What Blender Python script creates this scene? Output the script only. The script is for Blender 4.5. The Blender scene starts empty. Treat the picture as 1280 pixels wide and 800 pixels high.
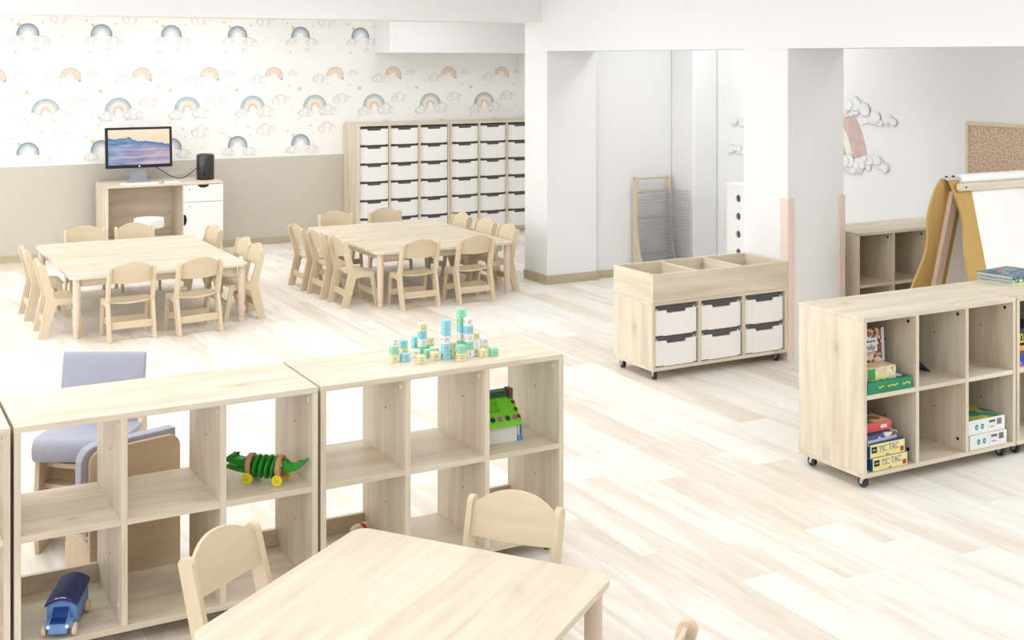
import bpy, bmesh, math, random
from mathutils import Vector, Matrix
R = math.radians
PI = math.pi
scene = bpy.context.scene
COL = scene.collection
random.seed(7)

# ------------------------------------------------------------------ materials
def srgb(c):
    out = []
    for v in c:
        v = v / 255.0
        out.append(v / 12.92 if v <= 0.04045 else ((v + 0.055) / 1.055) ** 2.4)
    return tuple(out) + (1.0,)

def new_mat(name):
    m = bpy.data.materials.new(name)
    m.use_nodes = True
    nt = m.node_tree
    b = nt.nodes['Principled BSDF']
    return m, nt, b

def N(nt, typ, **kw):
    n = nt.nodes.new(typ)
    for k, v in kw.items():
        if k in n.inputs:
            n.inputs[k].default_value = v
        else:
            setattr(n, k, v)
    return n

def mixrgb(nt, fac, a, b):
    n = nt.nodes.new('ShaderNodeMix')
    n.data_type = 'RGBA'
    for i, v in ((0, fac), (6, a), (7, b)):
        if hasattr(v, 'is_linked') or isinstance(v, bpy.types.NodeSocket):
            nt.links.new(v, n.inputs[i])
        else:
            n.inputs[i].default_value = v
    return n.outputs[2]

def ramp(nt, src, stops):
    n = nt.nodes.new('ShaderNodeValToRGB')
    e = n.color_ramp.elements
    e[0].position, e[0].color = stops[0][0], stops[0][1]
    e[1].position, e[1].color = stops[-1][0], stops[-1][1]
    for p, c in stops[1:-1]:
        x = e.new(p)
        x.color = c
    nt.links.new(src, n.inputs[0])
    return n.outputs[0]

def math_n(nt, op, a, b=None):
    n = nt.nodes.new('ShaderNodeMath')
    n.operation = op
    for i, v in ((0, a), (1, b)):
        if v is None:
            continue
        if isinstance(v, bpy.types.NodeSocket):
            nt.links.new(v, n.inputs[i])
        else:
            n.inputs[i].default_value = v
    return n.outputs[0]

def plain(name, c, rough=0.5, metal=0.0, var=0.04, scale=40.0, spec=0.4, alpha=None):
    m, nt, b = new_mat(name)
    tc = N(nt, 'ShaderNodeTexCoord')
    no = N(nt, 'ShaderNodeTexNoise', Scale=scale, Detail=2.0)
    nt.links.new(tc.outputs['Object'], no.inputs['Vector'])
    c1 = srgb(c)
    c2 = tuple(max(0, v * (1 - 2 * var)) for v in c1[:3]) + (1,)
    out = mixrgb(nt, no.outputs['Fac'], c1, c2)
    nt.links.new(out, b.inputs['Base Color'])
    b.inputs['Roughness'].default_value = rough
    b.inputs['Metallic'].default_value = metal
    b.inputs['Specular IOR Level'].default_value = spec
    if alpha is not None:
        b.inputs['Alpha'].default_value = alpha
    return m

def wood(name, light, dark, axis, knots=0.5, rough=0.45, per_obj=True, scale=1.0):
    m, nt, b = new_mat(name)
    tc = N(nt, 'ShaderNodeTexCoord')
    oi = N(nt, 'ShaderNodeObjectInfo')
    add = N(nt, 'ShaderNodeVectorMath', operation='ADD')
    sc = N(nt, 'ShaderNodeVectorMath', operation='SCALE')
    comb = N(nt, 'ShaderNodeCombineXYZ')
    for i in range(3):
        nt.links.new(oi.outputs['Random'], comb.inputs[i])
    nt.links.new(comb.outputs[0], sc.inputs[0])
    sc.inputs['Scale'].default_value = 7.3
    nt.links.new(tc.outputs['Object'], add.inputs[0])
    nt.links.new(sc.outputs[0], add.inputs[1])
    mp = N(nt, 'ShaderNodeMapping')
    s = [14.0 * scale, 14.0 * scale, 14.0 * scale]
    s['xyz'.index(axis)] = 1.3 * scale
    mp.inputs['Scale'].default_value = s
    nt.links.new(add.outputs[0], mp.inputs['Vector'])
    n1 = N(nt, 'ShaderNodeTexNoise', Scale=1.0, Detail=5.0, Roughness=0.6, Distortion=0.6)
    nt.links.new(mp.outputs[0], n1.inputs['Vector'])
    mp2 = N(nt, 'ShaderNodeMapping')
    s2 = [60.0, 60.0, 60.0]
    s2['xyz'.index(axis)] = 3.0
    mp2.inputs['Scale'].default_value = s2
    nt.links.new(add.outputs[0], mp2.inputs['Vector'])
    n2 = N(nt, 'ShaderNodeTexNoise', Scale=1.0, Detail=3.0)
    nt.links.new(mp2.outputs[0], n2.inputs['Vector'])
    f = math_n(nt, 'ADD', math_n(nt, 'MULTIPLY', n1.outputs['Fac'], 0.84), math_n(nt, 'MULTIPLY', n2.outputs['Fac'], 0.16))
    base = ramp(nt, f, [(0.26, srgb(dark)), (0.64, srgb(light))])
    # knots
    mp3 = N(nt, 'ShaderNodeMapping')
    s3 = [5.5, 5.5, 5.5]
    s3['xyz'.index(axis)] = 3.2
    mp3.inputs['Scale'].default_value = s3
    nt.links.new(add.outputs[0], mp3.inputs['Vector'])
    vo = N(nt, 'ShaderNodeTexVoronoi', Scale=1.0)
    nt.links.new(mp3.outputs[0], vo.inputs['Vector'])
    kn = ramp(nt, vo.outputs['Distance'], [(0.02, (1, 1, 1, 1)), (0.05, (.75, .75, .75, 1)), (0.1, (.3, .3, .3, 1)), (0.26, (0, 0, 0, 1))])
    kf = math_n(nt, 'MULTIPLY', kn, knots)
    kd = tuple(srgb(dark)[i] * (0.62, 0.52, 0.42)[i] for i in range(3)) + (1,)
    out = mixrgb(nt, kf, base, kd)
    nt.links.new(out, b.inputs['Base Color'])
    b.inputs['Roughness'].default_value = rough
    b.inputs['Specular IOR Level'].default_value = 0.35
    return m

MAPLE_L, MAPLE_D = (228, 217, 198), (201, 185, 161)
M = {}
for ax in 'xyz':
    M['maple_' + ax] = wood('maple laminate grain ' + ax, MAPLE_L, MAPLE_D, ax, 0.55)
    M['ply_' + ax] = wood('pale ply grain ' + ax, (222, 205, 177), (210, 191, 161), ax, 0.0)
    M['beech_' + ax] = wood('pinkish beech grain ' + ax, (229, 208, 190), (219, 194, 173), ax, 0.0)
    M['birch_' + ax] = wood('tan birch ply grain ' + ax, (226, 207, 180), (208, 184, 152), ax, 0.0, scale=0.6)
M['white'] = plain('white laminate', (246, 245, 243), 0.35, var=0.006)
M['tray_white'] = plain('white plastic', (247, 244, 241), 0.4, var=0.006)
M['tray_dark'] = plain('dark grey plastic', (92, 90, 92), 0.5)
M['black'] = plain('black plastic', (28, 28, 30), 0.4)
M['rubber'] = plain('castor rubber', (52, 52, 55), 0.5)
M['steel'] = plain('bright zinc', (205, 205, 205), 0.3, 0.7)
M['grey_fabric'] = plain('grey vinyl', (176, 176, 192), 0.55, var=0.02)
M['mdf'] = plain('brown mdf', (196, 160, 96), 0.6, var=0.05)
M['paint_white'] = plain('white paint', (238, 238, 238), 0.7, var=0.01, scale=3)
M['paint_grey'] = plain('cool white paint', (236, 236, 236), 0.75, var=0.012, scale=2)
M['paint_dado'] = plain('greige paint', (206, 199, 187), 0.75, var=0.012, scale=2)
M['ceiling'] = plain('ceiling paint', (240, 240, 240), 0.8, var=0.01)
M['baseboard'] = wood('baseboard oak', (196, 184, 160), (176, 162, 136), 'x', 0.0)
M['pink_guard'] = plain('pale pink corner guard', (234, 214, 202), 0.5, var=0.01)

def floor_material():
    m, nt, b = new_mat('pale plank floor')
    tc = N(nt, 'ShaderNodeTexCoord')
    sx = N(nt, 'ShaderNodeSeparateXYZ')
    nt.links.new(tc.outputs['Object'], sx.inputs[0])
    x, y = sx.outputs[0], sx.outputs[1]
    W, L = 0.19, 1.25
    row = math_n(nt, 'FLOOR', math_n(nt, 'DIVIDE', x, W))
    wn = N(nt, 'ShaderNodeTexWhiteNoise', noise_dimensions='1D')
    nt.links.new(row, wn.inputs['W'])
    yo = math_n(nt, 'ADD', math_n(nt, 'DIVIDE', y, L), math_n(nt, 'MULTIPLY', wn.outputs['Value'], 7.0))
    col = math_n(nt, 'FLOOR', yo)
    cv = N(nt, 'ShaderNodeCombineXYZ')
    nt.links.new(row, cv.inputs[0]); nt.links.new(col, cv.inputs[1])
    wn2 = N(nt, 'ShaderNodeTexWhiteNoise', noise_dimensions='2D')
    nt.links.new(cv.outputs[0], wn2.inputs['Vector'])
    # grain stretched along Y, shifted per plank
    sh = N(nt, 'ShaderNodeVectorMath', operation='SCALE')
    nt.links.new(wn2.outputs['Color'], sh.inputs[0]); sh.inputs['Scale'].default_value = 20.0
    ad = N(nt, 'ShaderNodeVectorMath', operation='ADD')
    nt.links.new(tc.outputs['Object'], ad.inputs[0]); nt.links.new(sh.outputs[0], ad.inputs[1])
    mp = N(nt, 'ShaderNodeMapping'); mp.inputs['Scale'].default_value = (16, 1.6, 1)
    nt.links.new(ad.outputs[0], mp.inputs['Vector'])
    no = N(nt, 'ShaderNodeTexNoise', Scale=1.0, Detail=6.0, Roughness=0.6, Distortion=0.8)
    nt.links.new(mp.outputs[0], no.inputs['Vector'])
    mpb = N(nt, 'ShaderNodeMapping'); mpb.inputs['Scale'].default_value = (5, 1.1, 1)
    nt.links.new(ad.outputs[0], mpb.inputs['Vector'])
    nob = N(nt, 'ShaderNodeTexNoise', Scale=1.0, Detail=3.0)
    nt.links.new(mpb.outputs[0], nob.inputs['Vector'])
    f = math_n(nt, 'ADD', math_n(nt, 'MULTIPLY', wn2.outputs['Value'], 0.2),
               math_n(nt, 'ADD', math_n(nt, 'MULTIPLY', no.outputs['Fac'], 0.55), math_n(nt, 'MULTIPLY', nob.outputs['Fac'], 0.34)))
    base = ramp(nt, f, [(0.36, srgb((221, 208, 191))), (0.47, srgb((229, 220, 208))), (0.57, srgb((239, 235, 228))), (0.72, srgb((244, 242, 237)))])
    # joints
    fx = math_n(nt, 'FRACT', math_n(nt, 'DIVIDE', x, W))
    fy = math_n(nt, 'FRACT', yo)
    jx = math_n(nt, 'LESS_THAN', fx, 0.014)
    jy = math_n(nt, 'LESS_THAN', fy, 0.0022)
    j = math_n(nt, 'MULTIPLY', math_n(nt, 'MAXIMUM', jx, jy), 0.35)
    out = mixrgb(nt, j, base, srgb((190, 172, 148)))
    nt.links.new(out, b.inputs['Base Color'])
    b.inputs['Roughness'].default_value = 0.42
    b.inputs['Specular IOR Level'].default_value = 0.35
    return m
M['floor'] = floor_material()

def cork_material():
    m, nt, b = new_mat('cork')
    tc = N(nt, 'ShaderNodeTexCoord')
    no = N(nt, 'ShaderNodeTexNoise', Scale=95.0, Detail=4.0, Roughness=0.7)
    nt.links.new(tc.outputs['Object'], no.inputs['Vector'])
    out = ramp(nt, no.outputs['Fac'], [(0.36, srgb((150, 120, 96))), (0.5, srgb((206, 178, 152))), (0.66, srgb((236, 218, 200)))])
    nt.links.new(out, b.inputs['Base Color'])
    b.inputs['Roughness'].default_value = 0.9
    return m
M['cork'] = cork_material()

def screen_material():
    m, nt, b = new_mat('screen picture of waves')
    tc = N(nt, 'ShaderNodeTexCoord')
    sx = N(nt, 'ShaderNodeSeparateXYZ')
    nt.links.new(tc.outputs['Generated'], sx.inputs[0])
    x, z = sx.outputs[0], sx.outputs[2]
    mp = N(nt, 'ShaderNodeMapping'); mp.inputs['Scale'].default_value = (3.0, 1, 0.2)
    nt.links.new(tc.outputs['Generated'], mp.inputs['Vector'])
    n1 = N(nt, 'ShaderNodeTexNoise', Scale=1.6, Detail=4.0)
    nt.links.new(mp.outputs[0], n1.inputs['Vector'])
    crest = math_n(nt, 'ADD', math_n(nt, 'MULTIPLY', n1.outputs['Fac'], 0.32), math_n(nt, 'ADD', 0.62, math_n(nt, 'MULTIPLY', x, -0.2)))
    dz = math_n(nt, 'SUBTRACT', z, crest)
    sky = math_n(nt, 'GREATER_THAN', dz, 0.0)
    mp2 = N(nt, 'ShaderNodeMapping'); mp2.inputs['Scale'].default_value = (2.2, 1, 13); mp2.inputs['Rotation'].default_value = (0, R(12), 0)
    nt.links.new(tc.outputs['Generated'], mp2.inputs['Vector'])
    n2 = N(nt, 'ShaderNodeTexNoise', Scale=1.0, Detail=5.0, Distortion=0.5)
    nt.links.new(mp2.outputs[0], n2.inputs['Vector'])
    water = ramp(nt, n2.outputs['Fac'], [(0.3, srgb((70, 96, 140))), (0.5, srgb((134, 158, 196))), (0.7, srgb((190, 196, 216)))])
    pink = math_n(nt, 'MULTIPLY', math_n(nt, 'MULTIPLY', x, n2.outputs['Fac']), math_n(nt, 'LESS_THAN', z, 0.55))
    water = mixrgb(nt, pink, water, srgb((240, 190, 190)))
    near = ramp(nt, math_n(nt, 'MULTIPLY', dz, -1.0), [(0.0, (1, 1, 1, 1)), (0.22, (0, 0, 0, 1))])
    water = mixrgb(nt, math_n(nt, 'MULTIPLY', near, 0.85), water, srgb((58, 120, 170)))
    skyc = ramp(nt, z, [(0.55, srgb((250, 222, 190))), (1.0, srgb((252, 236, 208)))])
    out = mixrgb(nt, sky, water, skyc)
    b.inputs['Base Color'].default_value = (0, 0, 0, 1)
    b.inputs['Roughness'].default_value = 0.25
    nt.links.new(out, b.inputs['Emission Color'])
    b.inputs['Emission Strength'].default_value = 1.4
    return m
M['screen'] = screen_material()

def cover_material(name, cols, scale, seed):
    """busy printed cover: cells of the given colours"""
    m, nt, b = new_mat(name)
    tc = N(nt, 'ShaderNodeTexCoord')
    mp = N(nt, 'ShaderNodeMapping'); mp.inputs['Location'].default_value = (seed, seed * 2, seed * 3)
    nt.links.new(tc.outputs['Object'], mp.inputs['Vector'])
    vo = N(nt, 'ShaderNodeTexVoronoi', Scale=scale)
    nt.links.new(mp.outputs[0], vo.inputs['Vector'])
    sx = N(nt, 'ShaderNodeSeparateXYZ')
    nt.links.new(vo.outputs['Color'], sx.inputs[0])
    n = nt.nodes.new('ShaderNodeValToRGB')
    n.color_ramp.interpolation = 'CONSTANT'
    e = n.color_ramp.elements
    k = len(cols)
    e[0].position, e[0].color = 0.0, srgb(cols[0])
    e[1].position, e[1].color = 1.0 / k, srgb(cols[1])
    for i in range(2, k):
        x = e.new(i / k); x.color = srgb(cols[i])
    nt.links.new(sx.outputs[0], n.inputs[0])
    nt.links.new(n.outputs[0], b.inputs['Base Color'])
    b.inputs['Roughness'].default_value = 0.4
    return m

# ------------------------------------------------------------------ mesh building
class MB:
    def __init__(self):
        self.v, self.f, self.m, self.s = [], [], [], []
        self.T = None
    def _add(self, vs, fs, mi=0, smooth=False):
        o = len(self.v)
        for p in vs:
            p = Vector(p)
            if self.T is not None:
                p = self.T @ p
            self.v.append(p)
        for f in fs:
            self.f.append([i + o for i in f]); self.m.append(mi); self.s.append(smooth)
        return self
    def box(self, x0, y0, z0, x1, y1, z1, mi=0):
        vs = [(x0, y0, z0), (x1, y0, z0), (x1, y1, z0), (x0, y1, z0), (x0, y0, z1), (x1, y0, z1), (x1, y1, z1), (x0, y1, z1)]
        return self._add(vs, [(0, 3, 2, 1), (4, 5, 6, 7), (0, 1, 5, 4), (1, 2, 6, 5), (2, 3, 7, 6), (3, 0, 4, 7)], mi)
    def prism(self, poly, axis, a, b, mi=0):
        """poly in the plane across axis: x->(y,z) y->(x,z) z->(x,y)"""
        n = len(poly)
        area = sum(poly[i][0] * poly[(i + 1) % n][1] - poly[(i + 1) % n][0] * poly[i][1] for i in range(n))
        if area < 0:
            poly = poly[::-1]
        def P(p, t):
            return {'x': (t, p[0], p[1]), 'y': (p[0], t, p[1]), 'z': (p[0], p[1], t)}[axis]
        lo, hi = min(a, b), max(a, b)
        vs = [P(p, lo) for p in poly] + [P(p, hi) for p in poly]
        fs = [tuple(range(n))[::-1], tuple(range(n, 2 * n))]
        fs += [(i, (i + 1) % n, n + (i + 1) % n, n + i) for i in range(n)]
        if axis == 'y':
            fs = [f[::-1] for f in fs]
        return self._add(vs, fs, mi)
    def cyl(self, c, r, h, axis='z', n=20, r2=None, mi=0):
        """centred base at c, extends +axis by h"""
        r2 = r if r2 is None else r2
        vs = []
        for k, rr in ((0, r), (h, r2)):
            for i in range(n):
                t = 2 * PI * i / n
                u, w = rr * math.cos(t), rr * math.sin(t)
                p = {'z': (u, w, k), 'x': (k, u, w), 'y': (w, k, u)}[axis]
                vs.append((c[0] + p[0], c[1] + p[1], c[2] + p[2]))
        fs = [(i, (i + 1) % n, n + (i + 1) % n, n + i) for i in range(n)]
        self._add(vs, fs, mi, True)
        o = len(self.v) - 2 * n
        self.f.append([o + i for i in range(n)][::-1]); self.m.append(mi); self.s.append(False)
        self.f.append([o + n + i for i in range(n)]); self.m.append(mi); self.s.append(False)
        return self
    def lathe(self, prof, c=(0, 0, 0), n=24, axis='z', mi=0):
        """closed profile from axis to axis: [(r, h)]"""
        vs, fs = [], []
        k = len(prof)
        for i in range(n):
            t = 2 * PI * i / n
            for r, h in prof:
                u, w = r * math.cos(t), r * math.sin(t)
                p = {'z': (u, w, h), 'x': (h, u, w), 'y': (w, h, u)}[axis]
                vs.append((c[0] + p[0], c[1] + p[1], c[2] + p[2]))
        for i in range(n):
            j = (i + 1) % n
            for q in range(k - 1):
                fs.append((i * k + q, j * k + q, j * k + q + 1, i * k + q + 1))
        return self._add(vs, fs, mi, True)
    def tube(self, pts, r, n=8, mi=0):
        pts = [Vector(p) for p in pts]
        rings = []
        up = Vector((0, 0, 1))
        vs = []
        for i, p in enumerate(pts):
            a = pts[max(i - 1, 0)]; b = pts[min(i + 1, len(pts) - 1)]
            d = (b - a).normalized()
            s = d.cross(up)
            if s.length < 1e-4:
                s = d.cross(Vector((1, 0, 0)))
            s.normalize(); q = s.cross(d)
            for k in range(n):
                t = 2 * PI * k / n
                vs.append(p + s * (r * math.cos(t)) + q * (r * math.sin(t)))
        fs = []
        for i in range(len(pts) - 1):
            for k in range(n):
                k2 = (k + 1) % n
                fs.append((i * n + k, i * n + k2, (i + 1) * n + k2, (i + 1) * n + k))
        fs.append(tuple(range(n))[::-1]); o = (len(pts) - 1) * n
        fs.append(tuple(range(o, o + n)))
        return self._add(vs, fs, mi, True)
    def poly(self, pts, mi=0):
        return self._add(pts, [tuple(range(len(pts)))], mi)
    def ball(self, c, r, sc=(1, 1, 1), n=16, mi=0):
        prof = [(r * math.sin(PI * i / 10), -r * math.cos(PI * i / 10)) for i in range(11)]
        prof = [(max(p[0], 1e-5), p[1]) for p in prof]
        T0 = self.T
        S = Matrix.Translation(Vector(c)) @ Matrix.Diagonal(Vector((sc[0], sc[1], sc[2], 1)))
        self.T = (T0 @ S) if T0 is not None else S
        self.lathe(prof, n=n, mi=mi)
        self.T = T0
        return self
    def mesh(self, name, mats, bevel=0.0):
        me = bpy.data.meshes.new(name)
        me.from_pydata([tuple(v) for v in self.v], [], self.f)
        for m_ in (mats if isinstance(mats, (list, tuple)) else [mats]):
            me.materials.append(m_)
        for i, p in enumerate(me.polygons):
            p.material_index = self.m[i]
            p.use_smooth = self.s[i]
        bm = bmesh.new(); bm.from_mesh(me)
        bmesh.ops.remove_doubles(bm, verts=bm.verts, dist=1e-6)
        bmesh.ops.recalc_face_normals(bm, faces=bm.faces)
        bm.to_mesh(me); bm.free()
        if any(self.s):
            me.shade_smooth()
            me.set_sharp_from_angle(angle=R(38))
        return me
    def build(self, name, mats, parent=None, loc=None, bevel=0.0, rot=None):
        o = bpy.data.objects.new(name, self.mesh(name, mats))
        COL.objects.link(o)
        if parent is not None:
            o.parent = parent
        if loc is not None:
            o.location = loc
        if rot is not None:
            o.rotation_euler = rot
        if bevel > 0:
            mod = o.modifiers.new('edge', 'BEVEL')
            mod.width = bevel; mod.segments = 2; mod.limit_method = 'ANGLE'; mod.angle_limit = R(40)
        return o

def tag(o, label, cat, group=None):
    o['label'] = label; o['category'] = cat
    if group:
        o['group'] = group
    return o

def thing(name, label, cat, loc=(0, 0, 0), rz=0.0, group=None):
    o = bpy.data.objects.new(name, None)
    COL.objects.link(o)
    o.empty_display_size = 0.1
    o.location = loc; o.rotation_euler = (0, 0, rz)
    return tag(o, label, cat, group)

def struct(o):
    o['kind'] = 'structure'
    return o

KIDS = {}
def children(o):
    return [c for c in bpy.data.objects if c.parent == o]

def copy_tree(o, parent=None):
    c = o.copy(); COL.objects.link(c)
    if parent is not None:
        c.parent = parent
    for ch in children(o):
        copy_tree(ch, c)
    return c

def rrect(w, h, r, n=6):
    """rounded rectangle outline centred at origin"""
    pts = []
    for cx, cy, a0 in ((w / 2 - r, h / 2 - r, 0), (-w / 2 + r, h / 2 - r, 90), (-w / 2 + r, -h / 2 + r, 180), (w / 2 - r, -h / 2 + r, 270)):
        for i in range(n + 1):
            t = R(a0 + 90 * i / n)
            pts.append((cx + r * math.cos(t), cy + r * math.sin(t)))
    return pts

def smooth_curve(pts, n=6, closed=False):
    """Catmull-Rom through 2d points"""
    out = []
    k = len(pts)
    for i in range(k - (0 if closed else 1)):
        p = [pts[(i + j - 1) % k] if closed else pts[min(max(i + j - 1, 0), k - 1)] for j in range(4)]
        for s in range(n):
            t = s / n
            out.append(tuple(0.5 * (2 * p[1][d] + (p[2][d] - p[0][d]) * t + (2 * p[0][d] - 5 * p[1][d] + 4 * p[2][d] - p[3][d]) * t * t
                                    + (3 * p[1][d] - p[0][d] - 3 * p[2][d] + p[3][d]) * t ** 3) for d in range(len(p[0]))))
    if not closed:
        out.append(tuple(pts[-1]))
    return out

TEXT_CACHE = {}
def text_mesh(body, size, extrude=0.0004):
    key = (body, size)
    if key in TEXT_CACHE:
        return TEXT_CACHE[key]
    cu = bpy.data.curves.new('lettering', 'FONT')
    cu.body = body; cu.size = size; cu.align_x = 'CENTER'; cu.align_y = 'CENTER'; cu.extrude = extrude
    cu.resolution_u = 3
    o = bpy.data.objects.new('lettering', cu)
    COL.objects.link(o)
    dg = bpy.context.evaluated_depsgraph_get()
    me = bpy.data.meshes.new_from_object(o.evaluated_get(dg))
    bpy.data.objects.remove(o)
    TEXT_CACHE[key] = me
    return me

def text(body, size, mat, parent, loc, rot, name='lettering', sx=1.0):
    me = text_mesh(body, size).copy()
    me.materials.clear(); me.materials.append(mat)
    o = bpy.data.objects.new(name, me)
    COL.objects.link(o)
    o.parent = parent; o.location = loc; o.rotation_euler = rot; o.scale = (sx, 1, 1)
    return o

# ------------------------------------------------------------------ room shell
XR, YB, ZC = 7.21, 12.95, 2.75
XL, YF = -2.2, -1.5
YA = 9.48                                  # alcove rear wall
struct(MB().box(XL, YF, -0.08, XR + 0.15, YB + 0.15, 0.0).build('floor', M['floor']))
struct(MB().box(XL, YF, ZC, XR + 0.15, YB + 0.15, ZC + 0.1).build('ceiling', M['ceiling']))

# rear wall: wallpaper above, painted dado below, print in the same mesh
def build_back_wall():
    P = dict(paper=0, dado=1, grey=2, navy=3, blue=4, pale_blue=5, peach=6, peach_d=7, cloud=8, cloud_l=9, yellow=10, dot=11, sage=12, cream=13)
    mats = [plain('wallpaper ground', (250, 248, 245), 0.75, var=0.01, scale=2), M['paint_dado'], M['paint_grey'],
            plain('print slate blue', (148, 166, 178), 0.8, var=0.2, scale=30), plain('print blue', (200, 212, 219), 0.8, var=0.2, scale=25),
            plain('print pale blue', (224, 230, 236), 0.8, var=0.1, scale=25), plain('print peach', (246, 230, 214), 0.8, var=0.07, scale=25),
            plain('print dark peach', (236, 208, 188), 0.8, var=0.15, scale=30), plain('print cloud edge', (220, 217, 220), 0.8, var=0.12, scale=18),
            plain('print cloud', (243, 238, 237), 0.8, var=0.06, scale=14), plain('print yellow', (232, 218, 176), 0.8, var=0.1),
            plain('print dot', (170, 165, 158), 0.8, var=0.1), plain('print sage', (216, 226, 223), 0.8, var=0.12, scale=25),
            plain('print cream', (248, 243, 226), 0.8, var=0.06)]
    b = MB()
    zd = 0.94
    b.box(XL, YB, 0, XR, YB + 0.12, zd, P['dado'])
    b.box(XL, YB, zd, XR, YB + 0.12, ZC, P['paper'])
    xmin, xmax, zmin, zmax = 1.0, XR - 0.01, zd + 0.004, 2.55
    def clip(pts):
        def half(pts, f):
            out = []
            for i in range(len(pts)):
                a, c = pts[i], pts[(i + 1) % len(pts)]
                fa, fc = f(a), f(c)
                if fa >= 0:
                    out.append(a)
                if fa * fc < 0:
                    t = fa / (fa - fc)
                    out.append((a[0] + t * (c[0] - a[0]), a[1] + t * (c[1] - a[1])))
            return out
        for f in (lambda p: p[0] - xmin, lambda p: xmax - p[0], lambda p: p[1] - zmin, lambda p: zmax - p[1]):
            pts = half(pts, f)
            if len(pts) < 3:
                return None
        return pts
    cnt = [0]
    def flat(pts, mi, layer):
        pts = clip(pts)
        if pts:
            cnt[0] = (cnt[0] + 1) % 43
            y = YB - 0.0012 * layer - 0.000026 * cnt[0]
            b._add([(p[0], y, p[1]) for p in pts], [tuple(range(len(pts)))], mi)
    def disc(x, z, r, mi, layer, n=14, sz=1.0):
        flat([(x + r * math.cos(2 * PI * i / n), z + sz * r * math.sin(2 * PI * i / n)) for i in range(n)], mi, layer)
    def arc(x, z, r0, r1, mi, layer, a0=-12, a1=192):
        n = 14
        for i in range(n):
            t0, t1 = R(a0 + (a1 - a0) * i / n), R(a0 + (a1 - a0) * (i + 1) / n)
            flat([(x + r1 * math.cos(t0), z + r1 * math.sin(t0)), (x + r1 * math.cos(t1), z + r1 * math.sin(t1)),
                  (x + r0 * math.cos(t1), z + r0 * math.sin(t1)), (x + r0 * math.cos(t0), z + r0 * math.sin(t0))], mi, layer)
    def cloud(x, z, w, layer, edge='cloud', fill='cloud_l'):
        q = random.Random(int(w * 1000))
        rel = [(-0.36, -0.05, 0.13), (-0.2, 0.04, 0.17), (0.0, 0.12, 0.19), (0.19, 0.06, 0.16), (0.36, -0.04, 0.14)]
        rel = [(a + q.uniform(-0.05, 0.05), b_ + q.uniform(-0.05, 0.05), r * q.uniform(0.85, 1.15)) for a, b_, r in rel]
        low = [(-0.25, -0.11, 0.12), (-0.06, -0.1, 0.16), (0.14, -0.11, 0.15), (0.3, -0.13, 0.1)]
        for cx, cz, r in rel:
            disc(x + cx * w, z + cz * w, r * w + 0.0035, P[edge], layer)
        for cx, cz, r in rel:
            disc(x + cx * w, z + cz * w, r * w, P[fill], layer + 1)
        for cx, cz, r in low:
            disc(x + cx * w, z + cz * w, r * w, P[fill], layer + 1)
        for cx, cz, r in rel[::2] + low[1::2]:
            disc(x + (cx + 0.04) * w, z + (cz - 0.035) * w, r * w * 0.72, P['paper'], layer + 2)
    rnd = random.Random(3)
    dots = [(rnd.uniform(0, 0.7), rnd.uniform(0, 1.174), rnd.choice((0.005, 0.007, 0.009, 0.011)), rnd.choice(('dot', 'cloud', 'cloud', 'yellow'))) for _ in range(20)]
    px, pz = 0.70, 1.174
    for i in range(-3, 8):
        for j in range(-2, 2):
            ox, oz = 2.387 + px * i, 2.245 + pz * j
            if ox > XR + 0.8 or ox < 0.6:
                continue
            # blue rainbow
            arc(ox, oz, 0.092, 0.106, P['navy'], 1); arc(ox, oz, 0.068, 0.092, P['blue'], 1); arc(ox, oz, 0.04, 0.068, P['pale_blue'], 1)
            cloud(ox - 0.10, oz - 0.06, 0.13, 3); cloud(ox + 0.125, oz - 0.065, 0.15, 3)
            flat([(ox - 0.085 + (0.026 if k % 2 == 0 else 0.011) * math.cos(2 * PI * k / 10 + 0.3), oz + 0.092 + (0.026 if k % 2 == 0 else 0.011) * math.sin(2 * PI * k / 10 + 0.3)) for k in range(10)], P['yellow'], 6)
            cloud(ox + 0.08, oz - 0.155, 0.07, 1)
            # peach rainbow
            qx, qz = ox - 0.30, oz - 0.435
            arc(qx, qz, 0.088, 0.1, P['peach_d'], 1, -25, 180); arc(qx, qz, 0.066, 0.088, P['peach'], 1, -25, 180)
            arc(qx, qz, 0.06, 0.066, P['peach_d'], 1, -25, 180); arc(qx, qz, 0.032, 0.06, P['peach'], 1, -25, 180)
            cloud(qx - 0.18, qz - 0.03, 0.17, 3); cloud(qx + 0.215, qz + 0.035, 0.1, 1)
            # large rainbow
            lx, lz = ox + 0.165, oz - 0.775
            arc(lx, lz, 0.112, 0.136, P['blue'], 1); arc(lx, lz, 0.088, 0.112, P['sage'], 1); arc(lx, lz, 0.066, 0.088, P['cream'], 1)
            arc(lx, lz, 0.044, 0.066, P['peach'], 1); arc(lx, lz, 0.03, 0.044, P['peach_d'], 1)
            cloud(lx - 0.11, lz - 0.055, 0.17, 3); cloud(lx + 0.15, lz - 0.04, 0.19, 3)
            cloud(lx + 0.32, lz + 0.09, 0.2, 1)
            cloud(ox + 0.31, oz + 0.165, 0.19, 1); cloud(ox - 0.4, oz - 1.03, 0.17, 1)
            disc(ox - 0.01, oz - 0.575, 0.02, P['yellow'], 1, 8)
            for dx, dz, r, c in dots:
                disc(ox + dx - 0.3, oz - dz + 0.1, r, P[c], 1, 8)
    return b.build('wall_back', mats)
struct(build_back_wall())
w = MB().box(XR, YF, 0, XR + 0.12, YB, ZC)
struct(w.build('wall_right', M['paint_grey']))
struct(MB().box(6.06, YA, 0, XR, YA + 0.3, ZC).build('wall_alcove', M['paint_grey']))
struct(MB().box(6.93, 9.135, 0, XR, YA, ZC).build('column', M['paint_grey'], bevel=0.02))
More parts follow.
